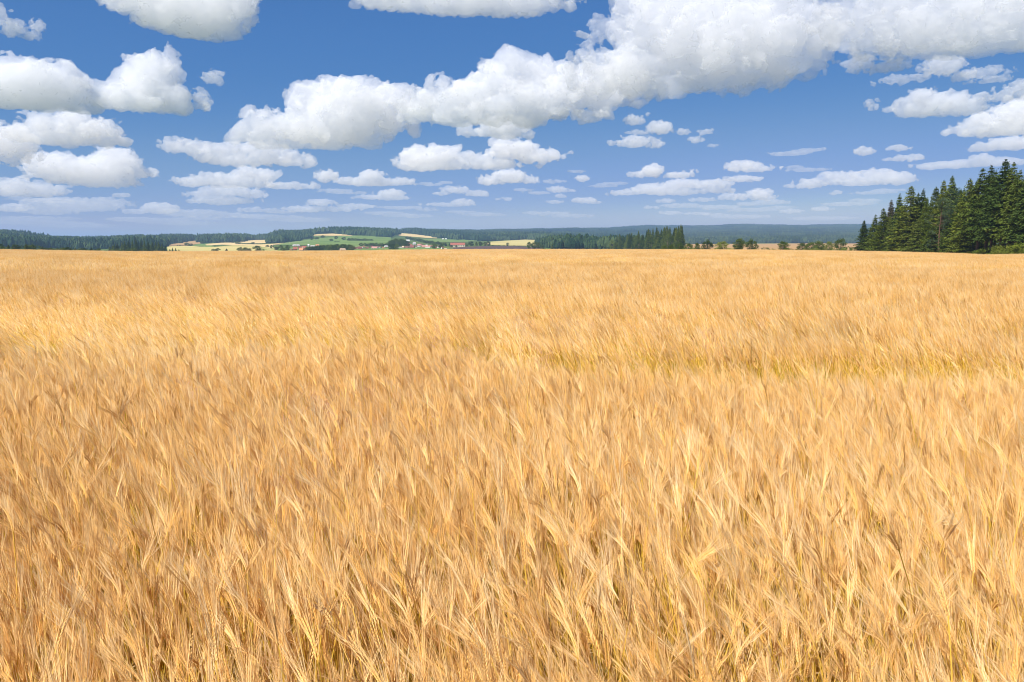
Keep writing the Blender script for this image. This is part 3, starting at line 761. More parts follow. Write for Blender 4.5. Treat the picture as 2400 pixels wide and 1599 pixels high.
def build_barley(ground_z, edge_r):
    rng = np.random.RandomState(21)
    near, mid, far = barley_prototypes()
    P, Ro, Sc, Ix = [], [], [], []
    def lay(x, y, base, count, kind):
        az = np.arctan2(x, y); r = np.hypot(x, y)
        keep = (track_distance(x, y) > 1 + .35 * noise2(x, y, .5, 3.3) - .35 * np.clip(noise2(x, y, 1.7, 6.1), -.3, 1)) & (r < edge_r(az)) & (r > 1.05)
        x, y, r, az = x[keep], y[keep], r[keep], az[keep]
        z = ground_z(x, y)
        nf = noise2(x, y, 6.0, 1.1); nf2 = noise2(x, y, 1.6, 5.1); nf3 = noise2(x, y, .45, 8.3)
        flow = np.exp(-((x + 6.0) / 6.5) ** 2 - ((y - 13) / 5.5) ** 2)          # wind-laid part, left of the middle
        lean = 1.5 + 8 * nf + 6 * nf2 + 5 * nf3 + 28 * flow
        if kind == 'near': lean = lean + rng.normal(0, 7, len(x))
        elif kind == 'mid': lean = lean + rng.normal(0, 4, len(x))
        else: lean = np.clip(lean * .35, -3, 9)
        ry = -np.radians(np.clip(lean, -14, 52))
        rx = np.radians(rng.normal(-3, 7 if kind == 'near' else 3, len(x)) + 6 * nf3 * (kind != 'far') - 8 * flow)
        rz = np.radians(rng.normal(-8, 40 if kind == 'near' else 24 if kind == 'mid' else 10, len(x)) + 16 * nf2)
        if kind == 'near':
            wild = rng.rand(len(x)) < .18
            rz = np.where(wild, rng.uniform(-3.14, 3.14, len(x)), rz)
        hs = (rng.normal(1.0, .07 if kind == 'near' else .04, len(x)) + .05 * noise2(x, y, 2.5, 9.4)) * 1.03
        sc = np.stack([np.ones_like(x), np.ones_like(x), np.clip(hs, .7, 1.2)], 1)
        tr = track_distance(x, y + .55); sc[:, 2] *= 1 - .16 * np.clip(1.6 - tr, 0, 1) * (r < 25)   # crushed a little on the near side of the wheel track
        if kind == 'near': sc = sc * rng.normal(1.0, .06, (len(x), 1))
        P.append(np.stack([x, y, z], 1)); Ro.append(np.stack([rx, ry, rz], 1)); Sc.append(sc)
        Ix.append(base + rng.randint(0, count, len(x)))
    def wedge(r0, r1, side):
        return r0, r1, side
    # near stalks, one by one
    R1, R2 = 8.5, 42.0
    n = int(2 * (R1 * .74 + 2.0) * (R1 + .3) * 690)
    x = rng.uniform(-(R1 * .74 + 2), R1 * .74 + 2, n); y = rng.uniform(.2, R1 + .3, n)
    r = np.hypot(x, y); k = (np.abs(x) < y * .74 + 1.4) & (r < R1 + rng.uniform(-.5, .3, n))
    lay(x[k], y[k], 0, len(near), 'near')
    # clumps
    st = .30
    gx, gy = np.meshgrid(np.arange(-R2 * .85, R2 * .85, st), np.arange(4, R2 + 1, st))
    x = gx.ravel() + rng.uniform(-.15, .15, gx.size); y = gy.ravel() + rng.uniform(-.15, .15, gx.size)
    r = np.hypot(x, y); k = (np.abs(x) < y * .72 + 2.5) & (r > R1 - .1 + rng.uniform(-.4, .3, len(x))) & (r < R2 + rng.uniform(-1, 1, len(x)))
    lay(x[k], y[k], len(near), len(mid), 'mid')
    # patches
    st = 2.0
    gx, gy = np.meshgrid(np.arange(-300, 300, st), np.arange(20, 380, st))
    x = gx.ravel() + rng.uniform(-.5, .5, gx.size); y = gy.ravel() + rng.uniform(-.5, .5, gx.size)
    r = np.hypot(x, y); k = (np.abs(x) < y * .72 + 8) & (r > R2 + .3)
    lay(x[k], y[k], len(near) + len(mid), len(far), 'far')
    P_, Ro_, Sc_, Ix_ = (np.concatenate(a) for a in (P, Ro, Sc, Ix))
    o = scatter("barley", P_, Ro_, Sc_, Ix_, near + mid + far)
    tag(o, "ripe golden barley with long awns covering the whole foreground", "barley", kind="stuff")
    print("barley instances", len(P_), [len(p) for p in P])
    return o

def build_wild_grass(ground_z):
    """Reddish silky bent that stands a little above the barley in loose patches."""
    rng = np.random.RandomState(77)
    mg = straw_material("reddish_grass", [(0.0, (.52, .28, .17)), (0.5, (.68, .40, .27)), (1.0, (.80, .54, .38))], .3)
    protos = []
    for i in range(6):
        S = Soup()
        for k in range(5):
            p = np.array([rng.uniform(-.07, .07), rng.uniform(-.07, .07), 0.0]); a = rng.uniform(2.2, 4.1); lean = rng.uniform(.05, .28)
            pts = []
            for j in range(7):
                pts.append(p.copy()); p = p + .145 * np.array([math.cos(a) * lean, math.sin(a) * lean, 1.0]); lean += .07
            S.tube(pts, [.0013] * 4 + [.0009] * 3, 0, 3)
            for j in range(56):
                t = rng.uniform(.66, 1.0) * 5.99; q = pts[int(t)] + (pts[int(t) + 1] - pts[int(t)]) * (t % 1)
                b = rng.uniform(0, 6.28); ln = rng.uniform(.03, .10) * (1.25 - (t - 4) / 3)
                d = nrm(np.array([math.cos(b), math.sin(b), rng.uniform(.2, 1.2)]))
                e = q + d * ln; sd = nrm(np.cross(d, rng.normal(size=3)))
                S.add([q, e - sd * .0014, e + d * .010, e + sd * .0014], [(0, 1, 2, 3)], 0)
        protos.append(S.mesh("grass_tuft", [mg]))
    P = []
    for X, Y, n, sx, sy in ((1055, 850, 60, .38, .7), (985, 935, 42, .45, .5), (1010, 965, 30, .4, .35), (880, 940, 20, .5, .5), (835, 1085, 14, .2, .2), (1780, 745, 30, 1.3, 1.2), (1370, 765, 26, 1.0, 1.0), (1100, 725, 30, 1.6, 1.6),
                            (330, 690, 40, 2.2, 2), (120, 690, 40, 2.5, 2), (600, 690, 36, 2.5, 2.2), (760, 665, 40, 3, 3), (1500, 650, 50, 4, 5), (1900, 640, 60, 5, 6), (1230, 1010, 12, .4, .4), (2230, 700, 22, 1.2, 1.2), (500, 905, 14, .5, .5)):
        x0, y0 = field_point(X, Y, .85); n = int(n * .6) + 3
        P.append(np.stack([x0 + rng.normal(0, sx, n), y0 + rng.normal(0, sy, n)], 1))
    P = np.concatenate(P); n = len(P)
    o = scatter("wild_grass", np.stack([P[:, 0], P[:, 1], ground_z(P[:, 0], P[:, 1])], 1), np.stack([rng.normal(0, .06, n), rng.normal(-.12, .08, n), rng.uniform(-.5, .5, n)], 1),
                rng.uniform(.86, 1.06, (n, 1)) * np.ones((1, 3)), rng.randint(0, 6, n), protos)
    tag(o, "reddish feathery wild grass standing in loose patches among the barley", "wild grass", kind="stuff")
# ------------------------------------------------------------------ trees
def leaf_material(name, dark, mid, light, trans=.22):
    m, ns, ls = new_mat(name)
    out = ns.new('ShaderNodeOutputMaterial'); info = ns.new('ShaderNodeObjectInfo'); geo = ns.new('ShaderNodeNewGeometry')
    n1 = node(ns, 'ShaderNodeTexNoise', Scale=.9, Detail=3.0); ls.new(geo.outputs['Position'], n1.inputs['Vector'])
    a = node(ns, 'ShaderNodeMath', operation='MULTIPLY_ADD'); ls.new(info.outputs['Random'], a.inputs[0]); a.inputs[1].default_value = .55; a.inputs[2].default_value = -.27
    s = node(ns, 'ShaderNodeMath', operation='ADD'); ls.new(n1.outputs[0], s.inputs[0]); ls.new(a.outputs[0], s.inputs[1])
    cr = ramp(ns, [(.25, dark), (.5, mid), (.78, light)]); ls.new(s.outputs[0], cr.inputs[0])
    df = ns.new('ShaderNodeBsdfDiffuse'); tl = ns.new('ShaderNodeBsdfTranslucent')
    ls.new(cr.outputs[0], df.inputs['Color']); ls.new(cr.outputs[0], tl.inputs['Color'])
    mx = node(ns, 'ShaderNodeMixShader'); mx.inputs[0].default_value = trans
    ls.new(df.outputs[0], mx.inputs[1]); ls.new(tl.outputs[0], mx.inputs[2]); ls.new(mx.outputs[0], out.inputs['Surface'])
    return m
M_SPRUCE = leaf_material("spruce_needles", (.046, .072, .012), (.088, .124, .021), (.16, .19, .037))
M_DARKSPRUCE = leaf_material("dark_spruce_needles", (.036, .062, .014), (.070, .108, .024), (.13, .17, .040))
M_LARCH = leaf_material("larch_needles", (.080, .11, .012), (.14, .178, .023), (.215, .24, .04), .3)
M_PINE = leaf_material("pine_needles", (.036, .066, .034), (.065, .108, .052), (.11, .16, .078))
M_LEAF_DARK = leaf_material("dark_leaves", (.040, .066, .012), (.078, .115, .020), (.14, .18, .034), .25)
M_LEAF_MID = leaf_material("mid_leaves", (.060, .090, .014), (.11, .15, .026), (.18, .215, .045), .3)
M_LEAF_LIGHT = leaf_material("light_leaves", (.085, .125, .016), (.16, .20, .030), (.26, .29, .06), .35)
M_SHRUB = leaf_material("shrub_leaves", (.12, .17, .022), (.21, .26, .04), (.31, .34, .07), .35)
M_FAR = leaf_material("forest_needles", (.016, .036, .020), (.032, .060, .028), (.072, .105, .042), .1)
M_DEAD = leaf_material("dying_needles", (.07, .06, .04), (.12, .11, .07), (.17, .16, .11), .1)
def bark_material(name, a, b):
    m, ns, ls = new_mat(name)
    out = ns.new('ShaderNodeOutputMaterial'); geo = ns.new('ShaderNodeNewGeometry')
    mp = node(ns, 'ShaderNodeMapping'); mp.inputs['Scale'].default_value = (6, 6, 1.2); ls.new(geo.outputs['Position'], mp.inputs['Vector'])
    n1 = node(ns, 'ShaderNodeTexNoise', Scale=1.5, Detail=5.0); ls.new(mp.outputs[0], n1.inputs['Vector'])
    cr = ramp(ns, [(.35, a), (.65, b)]); ls.new(n1.outputs[0], cr.inputs[0])
    df = ns.new('ShaderNodeBsdfDiffuse'); ls.new(cr.outputs[0], df.inputs['Color']); ls.new(df.outputs[0], out.inputs['Surface'])
    return m
M_BARK = bark_material("grey_brown_bark", (.10, .075, .055), (.24, .19, .15))
M_PINEBARK = bark_material("orange_pine_bark", (.075, .047, .034), (.17, .105, .07))

def sprays(rng, C, Dr, L, W, droop):
    """Leaf-shaped sprays (kites) at points C along directions Dr."""
    n = len(C)
    Dr = Dr / (np.linalg.norm(Dr, axis=1, keepdims=True) + 1e-9)
    s = np.cross(Dr, rng.normal(size=(n, 3))); s /= np.linalg.norm(s, axis=1, keepdims=True) + 1e-9
    L = L[:, None]; W = W[:, None]
    tip = C + Dr * L; tip[:, 2] -= droop * L[:, 0]
    midp = C + Dr * L * .45
    V = np.stack([C, midp + s * W, tip, midp - s * W], 1).reshape(-1, 3)
    F = np.arange(4 * n).reshape(n, 4)
    return V, F

def branch_tree(seed, kind):
    """Unit data (height 1) of a conifer: crown vertices and faces, trunk soup. Heights in metres for H=20."""
    rng = np.random.RandomState(seed)
    H = 20.0
    spec = {'edge': (.01, .185, .40, 1.0), 'high': (.26, .15, .42, 1.0), 'larch': (.03, .17, .46, .7), 'slim': (.02, .12, .40, 1.0)}[kind]
    low, rmax, dz, _ = spec
    C, D, L, W = [], [], [], []
    T = Soup()
    lean = rng.normal(0, .012, 2)
    def axis(z): return np.array([lean[0] * z + .12 * math.sin(z * .5 + seed), lean[1] * z, z])
    zs = np.linspace(0, H, 12)
    T.tube([axis(z) for z in zs], [max(.01, .24 * (1 - z / H) ** 1.15 * (1.15 if z < .5 else 1)) for z in zs], 0, 7)
    z = H * low
    while z < H * .985:
        t = (z / H - low) / (1 - low)
        prof = min(1.0, t / .10 + .55) * (1 - t) ** (.98 if kind != 'larch' else .85)
        rad = rmax * H * prof * rng.uniform(.72, 1.2) + .06; tipf = min(1.0, .30 + 2.6 * (1 - t))
        nb = rng.randint(4, 9)
        a0 = rng.uniform(0, 6.28)
        for b in range(nb):
            if rng.rand() < .10: continue
            a = a0 + 6.283 * b / nb + rng.normal(0, .22)
            ln = rad * rng.uniform(.62, 1.12)
            up = rng.normal(-.22, .12) if kind != 'larch' else rng.normal(.05, .18)
            up += .75 * max(0, t - .72) / .28
            hd = np.array([math.cos(a), math.sin(a), 0])
            p = axis(z + rng.uniform(-.3, .3) * min(1, (1 - t) * 3)); q = p.copy(); m = max(3, int(ln / .40))
            pts = [p.copy()]
            for k in range(m):
                f = (k + 1) / m
                sl = up - .28 * math.sin(f * 2.4) + .34 * max(0, f - .6)
                q = q + ln / m * (hd + np.array([0, 0, sl]))
                pts.append(q.copy())
                wid = (1 - f * .6) * min(.66, .24 * ln + .22)
                for sg in (-1, 1, -1, 1, 0, 0):
                    sd = np.array([-hd[1], hd[0], 0]) * sg
                    d = hd * rng.uniform(.35, 1) + sd * rng.uniform(.4, 1.1) + np.array([0, 0, rng.normal(-.42 if kind != 'larch' else -.12, .28)])
                    if sg == 0: d = hd * rng.uniform(-.1, .7) + rng.normal(0, .35, 3) + np.array([0, 0, -.75 if kind != 'larch' else -.1])
                    C.append(q + rng.normal(0, .10, 3) + sd * wid * .3); D.append(d)
                    L.append((wid * rng.uniform(.7, 1.35) + .22) * tipf); W.append(rng.uniform(.075, .15) * tipf if kind != 'larch' else rng.uniform(.06, .12))
            if ln > .8 and rng.rand() < .6:
                T.tube(pts[:max(2, m // 2 + 1)], list(np.linspace(.045, .015, max(2, m // 2 + 1))), 0, 3)
        z += dz * rng.uniform(.4, 1.35)
    for k in range(16):                                     # leader
        zz = H * (1 - .03 * rng.rand()); a = rng.uniform(0, 6.28)
        C.append(axis(zz)); D.append(np.array([math.cos(a) * .6, math.sin(a) * .6, .8])); L.append(.35); W.append(.05)
    if low > .1:                                            # dead twigs on the bare stem
        for k in range(46):
            zz = H * rng.uniform(.04, low + .05); a = rng.uniform(0, 6.28); ll = rng.uniform(.3, 1.5)
            p = axis(zz); q = p + ll * np.array([math.cos(a), math.sin(a), rng.normal(-.25, .1)])
            T.tube([p, q], [.02, .006], 0, 3)
    V, F = sprays(rng, np.array(C), np.array(D), np.array(L), np.array(W), .12)
    return V, F, T

def pine_tree(seed):
    rng = np.random.RandomState(seed)
    H = 20.0; C, D, L, W = [], [], [], []; T = Soup()
    zs = np.linspace(0, H * .93, 10)
    ax = lambda z: np.array([.35 * math.sin(z * .17 + seed), .2 * math.sin(z * .21), z])
    T.tube([ax(z) for z in zs], [max(.05, .23 * (1 - z / H) ** .7) for z in zs], 0, 7)
    tufts = []
    for k in range(30):
        z = H * (rng.uniform(.46, .95) if k > 5 else rng.uniform(.20, .5)); a = rng.uniform(0, 6.28)
        t = z / H
        ln = (H * .19 * (1.15 - max(0, t - .6) * 2.0)) * rng.uniform(.55, 1.1) * (1 if k > 5 else .75)
        hd = np.array([math.cos(a), math.sin(a), rng.uniform(-.05, .55)])
        p = ax(z); pts = [p, p + hd * ln * .5 + np.array([0, 0, -.1]), p + hd * ln + np.array([0, 0, .25])]
        T.tube(pts, [.07, .045, .02], 0, 4)
        for q in range(4):
            tufts.append((pts[1] * (1 - q / 3) + pts[2] * (q / 3) + rng.normal(0, .3, 3), rng.uniform(.5, .95)))
    tufts += [(ax(H * .93) + rng.normal(0, .7, 3) * np.array([1, 1, .5]), .8) for _ in range(8)]
    for c, rad in tufts:
        for k in range(58):
            d = rng.normal(size=3); d[2] = d[2] * .7 + .35; d /= np.linalg.norm(d)
            C.append(c + d * rad * rng.uniform(.1, .8) * np.array([1, 1, .6])); D.append(d); L.append(rng.uniform(.22, .42)); W.append(rng.uniform(.035, .07))
    V, F = sprays(rng, np.array(C), np.array(D), np.array(L), np.array(W), .05)
    return V, F, T

def leafy_tree(seed, kind):
    """A broadleaved tree of height 10; kind 'round', 'tall' or 'bush'."""
    rng = np.random.RandomState(seed)
    H = 10.0; C, D, L, W = [], [], [], []; T = Soup()
    bush = kind == 'bush'
    nl = 7 if not bush else 9
    base = 0.0 if bush else H * .02
    rx = {'round': 4.3, 'tall': 3.0, 'bush': 6.2}[kind]
    if not bush:
        T.tube([np.array([0, 0, 0.0]), np.array([.1, 0, H * .2]), np.array([.15, .1, H * .45]), np.array([.1, .2, H * .7])], [.32, .24, .17, .06], 0, 7)
    cl = []
    for k in range(nl):
        a = rng.uniform(0, 6.28); el = rng.uniform(.2, 1.3)
        s = np.array([.1, 0, H * rng.uniform(.14, .4) * (0 if bush else 1)])
        e = s + np.array([math.cos(a) * math.cos(el) * rx * .7, math.sin(a) * math.cos(el) * rx * .7, math.sin(el) * H * .42])
        T.tube([s, (s + e) / 2 + rng.normal(0, .2, 3), e], [.12, .08, .03], 0, 4)
    n = 58 if not bush else 44
    for k in range(n):
        u = rng.normal(size=3); u /= np.linalg.norm(u); f = rng.uniform(.35, 1) ** .5
        c = np.array([u[0] * rx * f * .86, u[1] * rx * f * .86, H * (.49 if not bush else .42) + u[2] * H * (.46 if not bush else .46) * f * .95])
        if c[2] < base + .3: c[2] = base + rng.uniform(.3, 1.5)
        sh = 1 - .35 * max(0, (c[2] / H - .6)) / .4
        c[0] *= sh; c[1] *= sh
        cl.append((c, rng.uniform(.75, 1.5)))
    for c, rad in cl:
        for j in range(70):
            d = rng.normal(size=3); d /= np.linalg.norm(d)
            C.append(c + d * rad * rng.uniform(.35, 1.0) ** .6 * np.array([1, 1, .8]))
            D.append(d * .6 + rng.normal(0, .7, 3) + np.array([0, 0, -.15])); L.append(rng.uniform(.26, .5)); W.append(rng.uniform(.09, .17))
    V, F = sprays(rng, np.array(C), np.array(D), np.array(L), np.array(W), .1)
    return V, F, T

TREE = {}
def tree_kind(key, data, H, crown_mat, bark):
    V, F, T = data
    cm = mesh_from("crown", V / H, F, [crown_mat])
    T.v = [np.asarray(v) / H for v in T.v]
    tm = T.mesh("trunk", [bark], smooth=True)
    w = float(np.percentile(np.hypot(V[:, 0], V[:, 1]), 98)) / H
    TREE[key] = (cm, tm, w)
def merged_kind(key, data, H, crown_mat, bark):
    V, F, T = data
    n = len(V)
    me = mesh_from("tree", np.concatenate([V, np.array(T.v)]) / H, [tuple(f) for f in F] + [tuple(i + n for i in f) for f in T.f], [crown_mat, bark], [0] * len(F) + [1] * len(T.f))
    TREE[key] = (me, None, float(np.percentile(np.hypot(V[:, 0], V[:, 1]), 98)) / H)

def plant(key, name, loc, height, width=None, rz=0.0, label=None, category="tree", group=None):
    """One tree: an Empty at its foot that carries trunk and crown; kinds that are seen very small are one mesh."""
    cm, tm, w = TREE[key]
    sx = height if width is None else width / (2 * w)
    if tm is None:
        o = link(name, cm, loc=loc)
    else:
        o = link(name, None, loc=loc)
        link("trunk", tm, o); link("crown", cm, o)
    o.scale = (sx, sx, height); o.rotation_euler = (0, 0, rz)
    return tag(o, label, category, group)

def far_conifer(S, rng, x, y, h, r, broad=False):
    k = 6
    if broad:
        lv = [(0.08, .5), (.3, 1.0), (.6, .95), (.85, .55)]
    else:
        lv = [(0.02, .9), (.3, .78), (.3, .95 * .8), (.62, .42), (.62, .5)]
    b = len(S.v); n = len(lv); rot = rng.uniform(0, 6)
    for hh, rr in lv:
        for j in range(k):
            a = rot + 6.283 * j / k; q = r * rr * rng.uniform(.72, 1.2)
            S.v.append(np.array([x + math.cos(a) * q, y + math.sin(a) * q, h * (hh + rng.normal(0, .03))]))
    S.v.append(np.array([x + rng.normal(0, .1), y, h]))
    for i in range(n - 1):
        for j in range(k):
            S.f.append((b + i*k + j, b + i*k + (j+1) % k, b + (i+1)*k + (j+1) % k, b + (i+1)*k + j)); S.m.append(0)
    for j in range(k):
        S.f.append((b + (n-1)*k + j, b + (n-1)*k + (j+1) % k, b + n*k)); S.m.append(0)
# ------------------------------------------------------------------ far woods
def build_forests():
    rng = np.random.RandomState(5)
    protos = []
    for i in range(5):                       # 30 m patches
        S = Soup()
        for k in range(26):
            far_conifer(S, rng, rng.uniform(-16, 16), rng.uniform(-16, 16), rng.uniform(12, 22), rng.uniform(3.0, 5.0), rng.rand() < .68)
        protos.append(S.mesh("wood_patch", [M_FAR]))
    for i in range(4):                       # 70 m patches
        S = Soup()
        for k in range(90):
            far_conifer(S, rng, rng.uniform(-37, 37), rng.uniform(-37, 37), rng.uniform(14, 25), rng.uniform(2.8, 4.4), rng.rand() < .6)
        protos.append(S.mesh("wood_patch", [M_FAR]))
    FB = np.array([(-1500, 584), (0, 586), (100, 587), (250, 590), (350, 590), (392, 574), (440, 568.5), (470, 570), (560, 570), (590, 563), (632, 562), (638, 571), (690, 568), (724, 562), (727, 549.5), (780, 548),
                   (816, 551), (850, 553), (900, 556), (916, 558), (920, 548), (960, 549.5), (1000, 553.5), (1025, 557), (1060, 561), (1100, 564), (1140, 566), (1200, 563.5), (1250, 563), (1272, 577), (1320, 588),
                   (1590, 588), (1612, 573), (2050, 571.5), (2700, 571.5)], float)
    xs, ys, big = [], [], []
    def cand(r0, r1, st, isbig):
        n = int((r1 * .85 * 2) / st); gx = np.linspace(-r1 * .85, r1 * .85, n); gy = np.arange(r0 * .7, r1, st)
        A, B = np.meshgrid(gx, gy)
        x = A.ravel() + rng.uniform(-.4, .4, A.size) * st; y = B.ravel() + rng.uniform(-.4, .4, A.size) * st
        r = np.hypot(x, y); k = (r > r0) & (r < r1) & (np.abs(x) < .74 * y + 60)
        x, y, r = x[k], y[k], r[k]
        az = np.arctan2(x, y); X = CX + FPX * np.tan(az) / math.cos(PITCH); row = land_row(az, r)
        bot = np.interp(X, FB[:, 0], FB[:, 1])
        h = 18.0 * FPX / r                    # keep the crowns clear of the fields in front
        ok = (row < bot + np.clip(noise2(X, r * .2, 9.0, 2.2), -1, 1) * .5) & ~inside_field(X, row)
        ok &= r > np.interp(X, [390, 400, 900, 1275, 1285, 1615, 1625], [1750, 1700, 1700, 1700, 1150, 1150, 2700])
        xs.append(x[ok]); ys.append(y[ok]); big.append(np.full(ok.sum(), isbig))
    cand(850, 3000, 25.0, False); cand(3000, 8600, 58.0, True)
    x, y, big = np.concatenate(xs), np.concatenate(ys), np.concatenate(big)
    r = np.hypot(x, y); X = CX + FPX * np.tan(np.arctan2(x, y)) / math.cos(PITCH)
    z = ground_z(x, y) - .5
    idx = np.where(big, 5 + rng.randint(0, 4, len(x)), rng.randint(0, 5, len(x)))
    reg = np.where(r > 3400, 3, np.where(X < 400, 0, np.where(X < 918, 1, np.where(X < 1180, 2, 4))))
    labels = ["dark spruce wood covering the low hill at the far left of the skyline", "dark wood along the crest of the hill above the village meadows",
              "wood on the rounded hill above the pale field strip right of the village", "blue hazy forest covering the farthest long ridge", "dark green wood on the slope behind the conifer copse"]
    for k, lab in enumerate(labels):
        s = reg == k
        if not s.any(): continue
        n = int(s.sum())
        rot = np.stack([np.zeros(n), np.zeros(n), rng.uniform(0, 6.28, n)], 1)
        sc = rng.uniform(.7, 1.2, (n, 1)) * np.ones((1, 3))
        o = scatter("forest", np.stack([x[s], y[s], z[s]], 1), rot, sc, idx[s], protos)
        tag(o, lab, "forest", kind="stuff")
    print("forest patches", len(x))
# ------------------------------------------------------------------ single trees far away, houses
def make_tree_kinds():
    for i in range(4):
        tree_kind("edge%d" % i, branch_tree(40 + i, 'edge'), 20.0, M_DARKSPRUCE if i == 3 else M_SPRUCE, M_BARK)
    for i in range(4): tree_kind("high%d" % i, branch_tree(60 + i, 'high'), 20.0, M_DARKSPRUCE if i % 2 else M_SPRUCE, M_BARK)
    for i in range(3): tree_kind("larch%d" % i, branch_tree(80 + i, 'larch'), 20.0, M_LARCH, M_BARK)
    tree_kind("slim0", branch_tree(90, 'slim'), 20.0, M_DARKSPRUCE, M_BARK)
    tree_kind("dead0", branch_tree(95, 'slim'), 20.0, M_DEAD, M_BARK)
    for i in range(2): tree_kind("pine%d" % i, pine_tree(100 + i), 20.0, M_PINE, M_PINEBARK)
    for i in range(3): tree_kind("round%d" % i, leafy_tree(120 + i, 'round'), 10.0, (M_LEAF_MID, M_LEAF_DARK, M_LEAF_LIGHT)[i], M_BARK)
    tree_kind("tall0", leafy_tree(130, 'tall'), 10.0, M_LEAF_DARK, M_BARK)
    for i in range(3): tree_kind("shrub%d" % i, leafy_tree(140 + i, 'bush'), 10.0, (M_SHRUB, M_LEAF_LIGHT, M_SHRUB)[i], M_BARK)
    for i in range(3): merged_kind("farround%d" % i, leafy_tree(150 + i, 'round'), 10.0, (M_LEAF_DARK, M_LEAF_DARK, M_LEAF_MID)[i], M_BARK)
    merged_kind("farbush0", leafy_tree(160, 'bush'), 10.0, M_LEAF_DARK, M_BARK)
    for i in range(3): merged_kind("farspruce%d" % i, branch_tree(170 + i, 'edge'), 20.0, (M_SPRUCE, M_DARKSPRUCE, M_DARKSPRUCE)[i], M_BARK)

_tr = random.Random(4)
def far_tree(key, X, top, base, w, label, group, rmin=0.0, r=None, name=None, category="tree"):
    """A tree that stands on the land where the photo shows its foot, as tall and wide as it looks."""
    if r is None:
        p, rr = ground_at(X, base, rmin=rmin)
    else:
        az = x_to_az(X); rr = r
        p = Vector((math.sin(az) * r, math.cos(az) * r, float(ground_polar(np.array([az]), np.array([r]))[0])))
    az, el = az_el(X, top)
    h = EYE + rr * el - p.z
    nm = name or ("bush" if "bush" in key else "spruce_tree" if "spruce" in key or "edge" in key else "broadleaf_tree")
    plant(key, nm, p - Vector((0, 0, .15)), max(h, 2.0), w * rr / FPX, _tr.uniform(0, 6.28), label, category, group)

